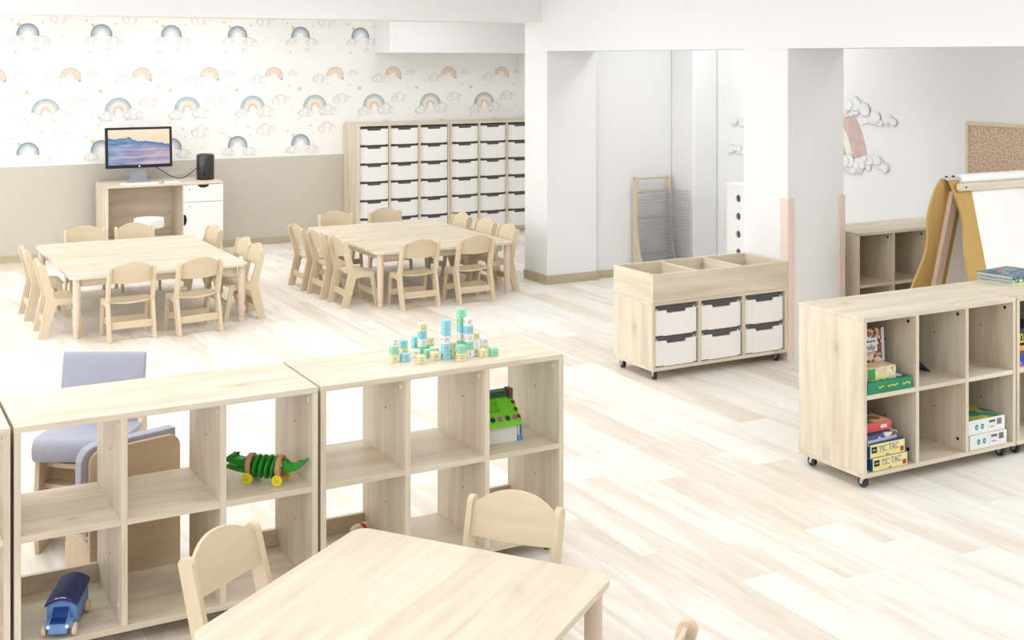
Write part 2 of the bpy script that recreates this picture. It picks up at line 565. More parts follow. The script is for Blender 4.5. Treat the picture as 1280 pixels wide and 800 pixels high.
# window wall behind the frame's edge: piers and openings that let the daylight in
for k, (z0, z1) in enumerate(((0, 0.35), (2.55, ZC))):
    struct(MB().box(XL - 0.15, YF, z0, XL, YB, z1).build('wall_left', M['paint_white']))
for y0, y1 in ((YF, -1.0), (2.2, 2.6), (5.8, 6.2), (9.4, 9.8), (12.6, YB)):
    struct(MB().box(XL - 0.15, y0, 0.35, XL, y1, 2.55).build('wall_left', M['paint_white']))

# pillars and beams
struct(MB().box(5.545, 9.43, 0, 6.06, 9.83, 2.068).build('pillar', M['paint_white']))
struct(MB().box(5.545, 6.285, 0, 6.04, 6.735, 2.068).build('pillar', M['paint_white']))
struct(MB().box(5.545, YF, 2.0685, 6.05, 9.83, ZC).build('beam', M['paint_white']))
struct(MB().box(XL, 9.52, 2.325, 5.545, 9.95, ZC).build('beam', M['paint_white']))
struct(MB().box(5.36, 12.5, 2.062, XR, YB, 2.44).build('soffit', M['paint_white'], bevel=0.015))
# baseboards
def baseboard(name, x0, y0, x1, y1):
    struct(MB().box(x0, y0, 0, x1, y1, 0.07).build(name, M['baseboard']))
baseboard('baseboard_back', XL, YB - 0.014, XR, YB)
bp = MB()
bp.box(5.531, 9.416, 0, 6.074, 9.43, 0.078); bp.box(5.531, 9.43, 0, 5.545, 9.83, 0.078); bp.box(6.06, 9.43, 0, 6.074, YA, 0.078)
struct(bp.build('baseboard_pillar', M['baseboard']))
baseboard('baseboard_alcove', 6.074, YA - 0.014, 6.93, YA)
bp = MB().box(5.537, 6.36, 0, 5.545, 6.735, 0.06)
struct(bp.build('baseboard_pillar', M['baseboard']))
# pink corner guards on the near pillar
for x0, sgn in ((5.545, 1), (6.04, -1)):
    poly = [(x0 - sgn * 0.008, 6.275), (x0 + sgn * 0.05, 6.275), (x0 + sgn * 0.05, 6.285), (x0, 6.285), (x0, 6.352), (x0 - sgn * 0.008, 6.352)]
    struct(MB().prism(poly, 'z', 0.0, 1.072).build('trim_1' if sgn > 0 else 'trim_2', M['pink_guard'], bevel=0.004))

# ------------------------------------------------------------------ castors
def add_castor(parent, x, y, ztop):
    b = MB()
    b.box(-0.02, -0.02, ztop - 0.006, 0.02, 0.02, ztop)
    b.prism([(-0.016, ztop - 0.006), (0.012, ztop - 0.006), (0.016, 0.02), (0.004, 0.02)], 'x', -0.0145, -0.0105); b.prism([(-0.016, ztop - 0.006), (0.012, ztop - 0.006), (0.016, 0.02), (0.004, 0.02)], 'x', 0.0105, 0.0145)
    c = b.build('castor', M['steel'], parent, (x, y, 0))
    c['label'] = 'zinc castor with dark wheel'
    b = MB().cyl((-0.0095, 0.008, 0.0245), 0.0245, 0.019, 'x', 20)
    w_ = b.build('wheel', M['rubber'], c)
    MB().cyl((-0.0155, 0.008, 0.0245), 0.009, 0.031, 'x', 12).build('axle', M['steel'], c)
    return c

# ------------------------------------------------------------------ open cube shelving
T = 0.021
def cube_shelf(name, label, loc, L, cols=3, back=None, rail=True, group=None, caps='white', D=0.437, H=0.80, zb=0.058, grain=True):
    t = thing(name, label, 'shelf', loc, 0, group)
    MB().box(0, 0, H - T, L, D, H).build('top_panel', M['maple_x'], t, bevel=0.0015)
    MB().box(0, 0, zb, L, D, zb + T).build('bottom_panel', M['maple_x'], t, bevel=0.0015)
    zi0, zi1 = zb + T, H - T
    for x in (0, L - T):
        MB().box(x, 0, zi0, x + T, D, zi1).build('side_panel', M['maple_z'], t, bevel=0.0015)
    pitch = (L - T) / cols
    for i in range(1, cols):
        MB().box(i * pitch, 0.001, zi0, i * pitch + T, D, zi1).build('divider', M['maple_z'], t, bevel=0.0015)
    zm = 0.5 * (zb + H)
    for i in range(cols):
        x0, x1 = i * pitch + T, (i + 1) * pitch
        MB().box(x0, 0.001, zm - T / 2, x1, D - (0.0 if back is None else 0.008), zm + T / 2).build('shelf_board', M['maple_x'], t, bevel=0.0015)
        if rail and i != 1:
            MB().box(x0, D - 0.02, zi0, x1, D, zi0 + 0.066).build('back_rail', M['maple_x'], t, bevel=0.001)
    if back is not None:
        MB().box(T, D - 0.007, zi0, L - T, D, zi1).build('back_panel', M['maple_z'], t)
    for i in range(1, cols + 1):
        xf = i * pitch
        for yy, zz, r, mm in ((0.05, H - 0.055, 0.0085, 'white' if caps == 'white' else 'black'), (0.05, zb + 0.075, 0.0085, 'white' if caps == 'white' else 'black')):
            MB().cyl((xf - 0.0012, yy, zz), r, 0.002, 'x', 10).build('fixing_cap', M[mm], t)
        for zz in (zm + 0.2, zm - 0.17):
            MB().cyl((xf - 0.0008, D * 0.45, zz), 0.004, 0.0012, 'x', 8).build('peg_hole', M['rubber'], t)
    for x, y in ((0.05, 0.045), (L - 0.05, 0.045), (0.05, D - 0.05), (L - 0.05, D - 0.05)):
        add_castor(t, x, y, zb)
    return t

LU = 1.038
SHG = 'open cube shelves on castors'
YU = 4.297
cube_shelf('cube_shelf', 'pale wood cube shelf at the frame edge beside the truck shelf', (0.518 - LU - 0.011, YU, 0), LU, group=SHG)
cube_shelf('cube_shelf', 'pale wood cube shelf holding the green crocodile and the blue truck', (0.518, YU, 0), LU, group=SHG)
cube_shelf('cube_shelf', 'pale wood cube shelf with alphabet blocks piled on top', (0.518 + LU + 0.011, YU, 0), LU, group=SHG)
XG, YG, LG = 4.172, 4.212, 1.035
cube_shelf('cube_shelf', 'pale wood cube shelf filled with game boxes, beside the tray trolley', (XG, YG, 0), LG, back=1, rail=False, group=SHG, caps='dark')
cube_shelf('cube_shelf', 'pale wood cube shelf with a stack of books lying on its top', (XG + LG + 0.008, YG, 0), LG, back=1, rail=False, group=SHG, caps='dark')
cube_shelf('cube_shelf', 'empty pale wood cube shelf against the white wall behind the easel', (6.175, 6.29, 0), 1.02, back=1, rail=False, group=SHG, caps='dark', D=0.42)
MB().cyl((XG - 0.0008 + 0.0, YG + 0.19, 0.6), 0.0045, 0.0012, 'x', 8)

# ------------------------------------------------------------------ trays
def tray_parts(t, w, h, d, rimh=0.034, notch=0.5):
    """white tray, front at local y=0, x 0..w, z 0..h ; dark opening above its notched lip"""
    b = MB()
    th = 0.003
    # tapered body walls, floor
    b.box(0.02, 0.014, 0.0, w - 0.02, d, 0.006)
    b.box(0.012, 0.014, 0.0, 0.02, d, h - 0.02); b.box(w - 0.02, 0.014, 0.0, w - 0.012, d, h - 0.02)
    b.box(0.012, d - 0.006, 0.0, w - 0.012, d, h - 0.02)
    b.box(0.0, 0.02, h - 0.024, 0.02, d, h - 0.016); b.box(w - 0.02, 0.02, h - 0.024, w, d, h - 0.016)
    b.build('tray_body', M['tray_white'], t)
    f = MB()
    n0, n1 = w * (0.5 - notch / 2), w * (0.5 + notch / 2)
    zt = h - rimh + 0.016
    f.prism([(0.0, 0.004), (w, 0.004), (w, zt), (n1, zt), (n1 - 0.008, zt - 0.018), (n0 + 0.008, zt - 0.018), (n0, zt), (0.0, zt)], 'y', 0.006, 0.014)
    f.prism([(0.055, 0.0), (w - 0.03, 0.0), (w - 0.03, zt), (n1, zt), (n1 - 0.008, zt - 0.018), (n0 + 0.008, zt - 0.018), (n0, zt), (0.055, zt)], 'y', 0.0, 0.006)
    f.build('tray_front', M['tray_white'], t, bevel=0.001)
    g = MB().box(0.006, 0.016, h - rimh - 0.012, w - 0.006, 0.022, h)  # dark panel backing the notch and the opening above the lip
    g.build('notch_backing', M['tray_dark'], t)['label'] = 'dark grey panel behind the notched lip'

# tall tray cabinets against the rear wall
ORD = ('top', 'second', 'third', 'fourth', 'fifth', 'lowest')
COLN = ('first', 'second', 'third')
def tall_cabinet(x0, label, which, ncols=3):
    L, D, H = 1.10, 0.44, 1.288
    Y0 = 12.5
    t = thing('tray_cabinet', label, 'cabinet', (x0, Y0, 0), 0, 'tall tray cabinets on the rear wall')
    p = (L - 0.02) / 3
    for i in range(4):
        MB().box(i * p, 0, 0.06, i * p + 0.02, D, H - 0.022).build('side_panel' if i in (0, 3) else 'divider', M['maple_z'], t, bevel=0.0015)
    MB().box(0, 0, H - 0.022, L, D, H).build('top_panel', M['maple_x'], t, bevel=0.0015)
    MB().box(0, 0, 0.04, L, D, 0.06).build('bottom_panel', M['maple_x'], t)
    MB().box(0.02, 0.03, 0.0, L - 0.02, D - 0.03, 0.04).build('plinth', M['maple_x'], t)
    MB().box(0.02, D - 0.008, 0.06, L - 0.02, D, H - 0.022).build('back_panel', M['maple_z'], t)
    proto = None
    for c in range(3):
        for r in range(6):
            lab = 'white tray, %s row, %s column of the tray cabinet %s' % (ORD[r], COLN[c], which)
            loc = (x0 + c * p + 0.026, Y0 + 0.012, H - 0.028 - (r + 1) * 0.199)
            global TRAY0
            if TRAY0 is None:
                o = thing('tray', lab, 'tray', loc, 0, 'white trays in the tall cabinets')
                tray_parts(o, p - 0.032, 0.192, 0.38)
                TRAY0 = o
            else:
                o = copy_tree(TRAY0)
                o.location = loc; o['label'] = lab
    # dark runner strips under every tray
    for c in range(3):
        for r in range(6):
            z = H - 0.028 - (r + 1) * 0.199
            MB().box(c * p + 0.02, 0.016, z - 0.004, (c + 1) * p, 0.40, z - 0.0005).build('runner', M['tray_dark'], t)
TRAY0 = None
tall_cabinet(4.985, 'tall pale wood cabinet of white trays, next to the desk', 'beside the desk')
tall_cabinet(6.09, 'tall pale wood cabinet of white trays, partly hidden by the pillar', 'beside the pillar')

# mobile browser trolley with six trays
def trolley():
    x0, y0, L, D = 4.446, 6.27, 1.086, 0.44
    t = thing('storage_trolley', 'pale wood trolley with three top bins and six white trays', 'trolley', (x0, y0, 0))
    zb, zs, zt = 0.062, 0.488, 0.662
    t_ = 0.02
    p = (L - t_) / 3
    for i in range(4):
        MB().box(i * p, 0.001, zb + t_, i * p + t_, D, zs - t_).build('side_panel' if i in (0, 3) else 'divider', M['maple_z'], t, bevel=0.0015)
    MB().box(0, 0, zb, L, D, zb + t_).build('bottom_panel', M['maple_x'], t, bevel=0.0015)
    MB().box(0, 0, zs - t_, L, D, zs).build('bin_floor', M['maple_x'], t, bevel=0.0015)
    MB().box(t_, D - 0.008, zb + t_, L - t_, D, zs - t_).build('back_panel', M['maple_z'], t)
    zs += 0.001
    MB().box(0, 0, zs, L, t_, zt).build('bin_front', M['maple_x'], t, bevel=0.0015)
    MB().box(0, D - t_, zs, L, D, zt).build('bin_back', M['maple_x'], t, bevel=0.0015)
    for x in (0, L - t_):
        MB().box(x, t_, zs, x + t_, D - t_, zt).build('bin_end', M['maple_y'], t, bevel=0.0015)
    for i in (1, 2):
        MB().box(i * p, t_, zs, i * p + t_, D - t_, zt - 0.004).build('bin_divider', M['maple_y'], t, bevel=0.0015)
    for x, y in ((0.045, 0.045), (L - 0.05, 0.045), (0.045, D - 0.05), (L - 0.05, D - 0.05)):
        add_castor(t, x, y, zb)
    # light green runners
    g = plain('pale green runner', (205, 226, 200), 0.5)
    for i in range(3):
        for r in range(2):
            z = zs - t_ - 0.02 - r * 0.188 - 0.012
            for xx in (i * p + t_, (i + 1) * p - 0.008):
                MB().box(xx, 0.01, z - 0.012, xx + 0.008, D - 0.02, z).build('runner', g, t)
    w_ = p - t_ - 0.026
    for i in range(3):
        for r in range(2):
            lab = 'white trolley tray, %s row, %s' % (('upper', 'lower')[r], ('at the end away from the pink guard', 'in the middle column', 'at the end by the pink guard')[i])
            o = thing('tray', lab, 'tray', (x0 + i * p + t_ + 0.009, y0 + 0.006, zb + t_ + 0.004 + (1 - r) * 0.189), 0, 'white trays in the trolley')
            tray_parts(o, w_ + 0.004, 0.187, 0.38, rimh=0.046)
trolley()

# ------------------------------------------------------------------ child chairs
def chair_proto(name='child_chair'):
    t = thing(name, '', 'chair', (0, 0, 0), 0)
    W = 0.335                                  # outer width
    th = 0.022
    fil = lambda cx, cy, r, a0, a1, n=5: [(cx + r * math.cos(R(a0 + (a1 - a0) * i / n)), cy + r * math.sin(R(a0 + (a1 - a0) * i / n))) for i in range(n + 1)]
    # outline in (y, z): y forward, rear foot about y=0
    side = [(-0.03, 0.0), (0.03, 0.0), (0.086, 0.185)] + fil(0.121, 0.20, 0.034, 165, 90) + fil(0.196, 0.204, 0.03, 90, 20) + \
           [(0.262, 0.0), (0.295, 0.0), (0.252, 0.255)] + fil(0.232, 0.256, 0.02, 0, 90) + [(0.105, 0.276), (0.088, 0.285), (0.082, 0.3)] + \
           [(0.027, 0.507)] + fil(-0.001, 0.506, 0.028, 5, 170, 7) + [(0.03, 0.27)]
    for s in (0, 1):
        x0 = -W / 2 if s == 0 else W / 2 - th
        MB().prism(side, 'x', x0, x0 + th).build('side_frame', M['ply_z'], t, bevel=0.003)
    xi = W / 2 - th
    # dished seat
    n = 10
    b = MB()
    vs, fs = [], []
    ny = 6
    for k, dz in ((0, 0.0), (1, -0.012)):
        for j in range(ny + 1):
            for i in range(n + 1):
                u = -1 + 2 * i / n
                y = 0.062 + (0.268 - 0.062) * j / ny
                curve = 0.014 * (u * u - 1) * (1 - 0.75 * j / ny) + 0.006 * (1 - j / ny)
                vs.append((xi * u, y, 0.272 + curve + dz))
    m1 = (n + 1) * (ny + 1)
    for j in range(ny):
        for i in range(n):
            a = j * (n + 1) + i
            fs.append((a, a + 1, a + n + 2, a + n + 1)); fs.append((m1 + a, m1 + a + n + 1, m1 + a + n + 2, m1 + a + 1))
    for j in range(ny):
        a = j * (n + 1); fs.append((a, a + n + 1, m1 + a + n + 1, m1 + a)); a += n; fs.append((a, m1 + a, m1 + a + n + 1, a + n + 1))
    for i in range(n):
        fs.append((i, m1 + i, m1 + i + 1, i + 1)); a = ny * (n + 1) + i; fs.append((a, a + 1, m1 + a + 1, m1 + a))
    b._add(vs, fs, 0, True)
    b.build('seat', M['ply_x'], t)
    # arched curved backrest between the posts, following their lean
    b = MB(); vs, fs = [], []
    n = 14
    ph = 0.004
    rows = ((0.405, 0.0), (0.465, 0.0), (0.505, 1.0))
    def post_y(z):
        return 0.066 + (0.008 - 0.066) * (z - 0.29) / (0.50 - 0.29)
    for k in (0, 1):
        for ri in range(5):
            for i in range(n + 1):
                u = -1 + 2 * i / n
                zb_ = 0.413 - 0.012 * (1 - u * u)
                zt_ = 0.512 + 0.047 * (1 - abs(u) ** 2.2)
                z = zb_ + (zt_ - zb_) * ri / 4
                y = post_y(z) - 0.020 * (1 - u * u) - 0.004 + (0.011 if k == 0 else 0.0)
                vs.append((xi * u, y, z))
    m1 = (n + 1) * 5
    for ri in range(4):
        for i in range(n):
            a = ri * (n + 1) + i
            fs.append((a, a + 1, a + n + 2, a + n + 1)); fs.append((m1 + a, m1 + a + n + 1, m1 + a + n + 2, m1 + a + 1))
        a = ri * (n + 1); fs.append((a, a + n + 1, m1 + a + n + 1, m1 + a)); a += n; fs.append((a, m1 + a, m1 + a + n + 1, a + n + 1))
    for i in range(n):
        fs.append((i, m1 + i, m1 + i + 1, i + 1)); a = 4 * (n + 1) + i; fs.append((a, a + 1, m1 + a + 1, m1 + a))
    b._add(vs, fs, 0, True)
    b.build('backrest', M['ply_x'], t)
    MB().box(-xi, 0.014, 0.085, xi, 0.032, 0.135).build('stretcher', M['ply_x'], t, bevel=0.002)
    MB().box(-xi, 0.242, 0.085, xi, 0.258, 0.135).build('stretcher', M['ply_x'], t, bevel=0.002)
    return t

CHAIR0 = chair_proto()
FIRST = [True]
def chair(x, y, rz, label, group):
    """x, y: middle between the rear feet; rz=0 faces +Y"""
    if FIRST[0]:
        o = CHAIR0; FIRST[0] = False
    else:
        o = copy_tree(CHAIR0)
    o.location = (x, y, 0); o.rotation_euler = (0, 0, R(rz)); o['label'] = label; o['group'] = group
    return o

# ------------------------------------------------------------------ activity tables
def table(label, cx, cy, rz, w, d, h=0.445, inset=0.05, group=None, rc=0.07, grain='x'):
    t = thing('activity_table', label, 'table', (cx, cy, 0), R(rz), group)
    MB().prism(rrect(w, d, rc), 'z', h - 0.022, h).build('tabletop', M['maple_' + grain], t, bevel=0.003)
    b = MB()
    ax, ay = w / 2 - inset - 0.035, d / 2 - inset - 0.035
    for yy in (-ay, ay):
        b.box(-ax, yy - 0.009, h - 0.082, ax, yy + 0.009, h - 0.0225)
    for xx in (-ax, ax):
        b.box(xx - 0.009, -ay, h - 0.082, xx + 0.009, ay, h - 0.0225)
    b.build('apron', M['maple_x'], t)
    lx, ly = w / 2 - inset, d / 2 - inset
    for sx in (-1, 1):
        for sy in (-1, 1):
            lg = MB().lathe([(0.0001, 0.0), (0.021, 0.0), (0.023, 0.004), (0.0235, 0.03), (0.022, 0.032), (0.0235, 0.034), (0.0245, 0.052), (0.0225, 0.054), (0.0245, 0.056), (0.0255, 0.075), (0.023, 0.077), (0.0258, 0.08), (0.028, h - 0.05), (0.028, h - 0.023), (0.0001, h - 0.023)], (sx * lx, sy * ly, 0), 20)
            lg.build('leg', M['beech_z'], t)
    return t
TG = 'low square activity tables'
table('pale wooden table in front of the computer desk, chairs all round', 2.130, 10.07, 0, 1.30, 1.77, group=TG)
table('pale wooden table in front of the tray cabinets, chairs all round', 4.450, 10.035, 0, 1.26, 1.71, group=TG)
table('pale wooden table standing at an angle before the crocodile and truck shelf', 1.452, 3.226, -54, 0.905, 0.865, group=TG, rc=0.05, grain='y')

G1 = 'chairs round the table by the desk'
G2 = 'chairs round the table by the tray cabinets'
G3 = 'chairs at the angled table'
chair(1.866, 8.985, 1, 'wooden chair, back to us, at the desk table, farther from the other table', G1)
chair(2.345, 8.965, 7, 'wooden chair, back to us, at the desk table, next to the row of three chairs', G1)
chair(1.315, 9.49, -92, 'front one of two side-on chairs on the desk-table side without a neighbouring table', G1)
chair(1.305, 10.20, -90, 'rear one of two side-on chairs on the desk-table side without a neighbouring table', G1)
chair(2.905, 9.425, 88, 'foremost of three wooden chairs in a row along the desk table', G1)
chair(2.925, 9.80, 90, 'middle one of three wooden chairs in a row along the desk table', G1)
chair(2.90, 10.62, 93, 'rearmost of three wooden chairs in a row along the desk table', G1)
chair(1.905, 11.10, 180, 'wooden chair facing us beyond the desk table, farther from the white round stool', G1)
chair(2.325, 11.10, 180, 'wooden chair facing us beyond the desk table, just before the white round stool', G1)
chair(4.125, 9.01, 1, 'wooden chair, back to us, at the tray-cabinet table, farther from the white pillar', G2)
chair(4.622, 9.0, 2, 'wooden chair, back to us, at the tray-cabinet table, nearer the white pillar', G2)
chair(3.60, 9.48, -90, 'foremost of three chairs at the tray-cabinet table on the desk side', G2)
chair(3.575, 9.92, -90, 'middle one of three chairs at the tray-cabinet table on the desk side', G2)
chair(3.56, 10.36, -89, 'rearmost of three chairs at the tray-cabinet table on the desk side', G2)
chair(5.175, 9.47, 88, 'foremost of three chairs at the tray-cabinet table on the pillar side', G2)
chair(5.18, 9.90, 91, 'middle one of three chairs at the tray-cabinet table on the pillar side', G2)
chair(5.17, 10.37, 90, 'rearmost of three chairs at the tray-cabinet table on the pillar side', G2)
chair(4.17, 11.04, 180, 'wooden chair facing us beyond the tray-cabinet table, nearer the computer desk', G2)
chair(4.672, 11.04, 180, 'wooden chair facing us beyond the tray-cabinet table, in front of the tray columns', G2)
def chair_by_posts(a, b, label, group):
    a, b = Vector(a), Vector(b)
    mid = (a + b) / 2
    ang = math.atan2(b.y - a.y, b.x - a.x)
    return mid, math.degrees(ang)
chair(1.042, 3.735, -144.0, 'large wooden chair at the angled table, below the green crocodile', G3)
chair(1.985, 3.583, 128.0, 'large wooden chair at the angled table, below the toy house', G3)
chair(1.835, 2.515, 37.0, 'wooden chair showing only a rounded post tip by the angled table', G3)

# ------------------------------------------------------------------ computer desk
def desk():
    x0, x1, y0, y1, H = 2.315, 3.45, 12.31, 12.87, 0.77
    t = thing('computer_desk', 'pale wood desk with white drawer and door, against the greige wall', 'desk', (x0, y0, 0))
    L, D = x1 - x0, y1 - y0
    xc = 0.735
    MB().box(0, 0, H - 0.024, L, D, H).build('desktop', M['maple_x'], t, bevel=0.002)
    for x in (0, xc, L - 0.02):
        MB().box(x, 0.012, 0.0, x + 0.02, D, H - 0.024).build('side_panel', M['maple_z'], t, bevel=0.0015)
    MB().box(0.02, D - 0.1, 0.16, xc, D - 0.085, H - 0.024).build('back_panel', M['maple_x'], t)
    MB().box(0.02, 0.1, 0.2, xc, D - 0.1, 0.22).build('footboard', M['maple_x'], t)
    MB().box(xc + 0.02, 0.03, 0.0, L - 0.02, D, 0.18).build('plinth', M['maple_x'], t)
    d = MB().box(xc + 0.004, -0.006, 0.575, L, 0.012, H - 0.028).build('drawer', M['white'], t, bevel=0.001)
    d['label'] = 'white drawer front'
    half = [(xc + 0.2 + 0.055 * math.cos(R(180 + 180 * i / 12)), H - 0.028 + 0.028 * math.sin(R(180 + 180 * i / 12))) for i in range(13)]
    MB().prism(half, 'y', -0.011, -0.0055).build('handle', M['black'], d)
    MB().cyl((xc + 0.06, -0.011, 0.70), 0.008, 0.0055, 'y', 10).build('lock', M['steel'], d)
    o = MB().box(xc + 0.004, -0.006, 0.19, L, 0.012, 0.57).build('door', M['white'], t, bevel=0.001)
    o['label'] = 'white door'
    half = [(xc + 0.004 + 0.03 * math.cos(R(-90 + 180 * i / 12)), 0.40 + 0.055 * math.sin(R(-90 + 180 * i / 12))) for i in range(13)]
    MB().prism(half, 'y', -0.011, -0.0055).build('handle', M['black'], o)
    MB().cyl((xc + 0.06, -0.011, 0.53), 0.008, 0.0055, 'y', 10).build('lock', M['steel'], o)
desk()

def monitor():
    cx, y, zc, w, h = 2.685, 12.6, 1.115, 0.652, 0.405
    t = thing('computer_monitor', 'wide computer monitor showing blue waves, on the pale wood desk', 'monitor', (cx, y, 0.77))
    body = MB().box(-w / 2, 0.0, -h / 2, w / 2, 0.03, h / 2).build('bezel', M['black'], t, (0, 0, zc - 0.77), bevel=0.004, rot=(R(-5), 0, 0))
    s = MB().box(-w / 2 + 0.026, -0.0015, -h / 2 + 0.032, w / 2 - 0.026, 0.0005, h / 2 - 0.024).build('screen', M['screen'], body)
    MB().cyl((0.0, -0.0015, -h / 2 + 0.016), 0.0075, 0.002, 'y', 14).build('logo', M['white'], body)
    al = plain('brushed aluminium', (178, 184, 190), 0.35, 0.6)
    MB().prism([(-0.12, 0.004), (0.10, 0.004), (0.085, 0.03), (0.075, 0.19), (-0.075, 0.19), (-0.085, 0.03)], 'y', 0.045, 0.065).build('neck', al, t)
    MB().prism(rrect(0.23, 0.19, 0.02), 'z', 0.0, 0.006).build('foot', al, t, (0, 0.02, 0))
monitor()

k = thing('keyboard', 'thin white keyboard lying on the desk before the monitor', 'keyboard', (2.635, 12.375, 0.77))
MB().prism(rrect(0.36, 0.11, 0.01), 'z', 0.0, 0.012).build('case', M['white'], k, bevel=0.001)
kb = MB()
for r in range(5):
    for c in range(13):
        kb.box(-0.172 + c * 0.0265, -0.046 + r * 0.0185, 0.012, -0.172 + c * 0.0265 + 0.0235, -0.046 + r * 0.0185 + 0.0155, 0.0145)
kb.build('keys', plain('keycap white', (236, 236, 238), 0.4), k)
mo = thing('trackpad', 'white trackpad with a dark dot, on the desk beside the keyboard', 'trackpad', (2.945, 12.40, 0.77), R(6))
MB().prism(rrect(0.17, 0.11, 0.008), 'z', 0.0, 0.01).build('plate', M['white'], mo, bevel=0.001)
MB().cyl((-0.085, -0.03, 0.006), 0.009, 0.01, 'z', 10).build('button', M['black'], mo)

c = thing('cylinder_computer', 'dark glossy cylindrical computer standing on the desk end above the drawer', 'computer', (3.335, 12.55, 0.77))
dm = plain('glossy dark grey', (70, 70, 72), 0.18, 0.5)
MB().lathe([(0.0001, 0.0), (0.082, 0.0), (0.09, 0.012), (0.09, 0.245), (0.085, 0.256), (0.07, 0.26), (0.066, 0.25), (0.06, 0.19), (0.0001, 0.19)], n=32).build('casing', dm, c)
MB().lathe([(0.0001, 0.012), (0.0915, 0.012), (0.0915, 0.018), (0.0001, 0.018)], n=32).build('base_ring', M['black'], c)
pb = MB()
pb.box(-0.05, -0.0915, 0.03, -0.03, -0.08, 0.075)
for i in range(3):
    pb.box(-0.075 + i * 0.0, -0.06 , 0.04 + i * 0.014, -0.072, -0.05, 0.048 + i * 0.014)
pb.build('port_panel', M['black'], c)
cp = smooth_curve([(2.80, 12.68, 0.95), (2.90, 12.60, 0.88), (3.0, 12.53, 0.812), (3.1, 12.51, 0.80), (3.18, 12.50, 0.85), (3.236, 12.52, 0.89)], 6)
tag(MB().tube(cp, 0.0045).build('cable', M['black']), 'black cable curving from the monitor to the cylindrical computer', 'cable')
cp = smooth_curve([(2.86, 12.70, 0.90), (2.98, 12.66, 0.84), (3.08, 12.64, 0.835), (3.17, 12.62, 0.87), (3.238, 12.60, 0.93)], 6)
tag(MB().tube(cp, 0.003).build('cable', M['steel']), 'thin pale grey cable looping above the black one on the desk', 'cable')
s = thing('round_stool', 'white round-topped stool between the desk and the nearer table', 'stool', (2.60, 11.78, 0))
MB().lathe([(0.0001, 0.42), (0.128, 0.42), (0.137, 0.43), (0.137, 0.498), (0.128, 0.508), (0.0001, 0.51)], n=36).build('seat', M['white'], s)
MB().cyl((0, 0, 0.03), 0.022, 0.39, 'z', 14).build('stem', M['steel'], s)
MB().lathe([(0.0001, 0.0), (0.15, 0.0), (0.15, 0.012), (0.03, 0.03), (0.0001, 0.03)], n=32).build('base', M['steel'], s)

# ------------------------------------------------------------------ grey padded chair and low seat behind the shelves
def grey_chair():
    # forward axis (local -y) turned towards the camera
    t = thing('padded_armchair', 'low grey padded chair with wooden sides, behind the shelf holding the truck', 'chair', (0.955, 5.36, 0), R(-28.8))
    W = 0.36
    # side panels, profile in (y,z), front at -y
    prof = smooth_curve([(-0.17, 0.0), (-0.185, 0.12), (-0.175, 0.30), (-0.15, 0.405), (-0.05, 0.42), (0.06, 0.45), (0.12, 0.50), (0.15, 0.46), (0.16, 0.3), (0.15, 0.0)], 5)
    for x in (-W / 2, W / 2 - 0.02):
        MB().prism(prof, 'x', x, x + 0.02).build('side_panel', M['birch_z'], t, bevel=0.002)
    # continuous seat cushion with a rolled front lip
    up_ = [(-0.186, 0.375), (-0.205, 0.40), (-0.205, 0.44), (-0.18, 0.468), (-0.12, 0.47), (0.0, 0.463), (0.085, 0.462)]
    lo_ = [(0.085, 0.43), (0.0, 0.43), (-0.14, 0.43), (-0.165, 0.415), (-0.165, 0.375)]
    MB().prism(smooth_curve(up_, 5) + lo_, 'x', -W / 2 + 0.0, W / 2).build('seat_cushion', M['grey_fabric'], t, bevel=0.004)
    up_ = [(0.09, 0.45), (0.10, 0.56), (0.122, 0.67), (0.136, 0.728), (0.150, 0.742), (0.165, 0.732)]
    lo_ = [(0.15, 0.65), (0.135, 0.56), (0.13, 0.45)]
    MB().prism(smooth_curve(up_, 5) + lo_, 'x', -W / 2 + 0.005, W / 2 - 0.005).build('back_cushion', M['grey_fabric'], t, bevel=0.004)
    MB().prism([(0.135, 0.40), (0.14, 0.56), (0.153, 0.65), (0.168, 0.732), (0.18, 0.727), (0.168, 0.64), (0.155, 0.5), (0.155, 0.4)], 'x', -W / 2 + 0.02, W / 2 - 0.02).build('back_board', M['birch_z'], t)
    for zz in (0.34, 0.25):
        pts = [(-W / 2 + 0.02 + (W - 0.04) * i / 14, -0.12 - 0.04 * math.sin(PI * i / 14)) for i in range(15)]
        MB().prism(pts + [(p_[0], p_[1] + 0.06) for p_ in pts[::-1]], 'z', zz, zz + 0.02).build('seat_rail', M['birch_x'], t)
    MB().box(-W / 2 + 0.02, -0.01, 0.02, W / 2 - 0.02, 0.01, 0.42).build('under_panel', M['birch_z'], t)
grey_chair()
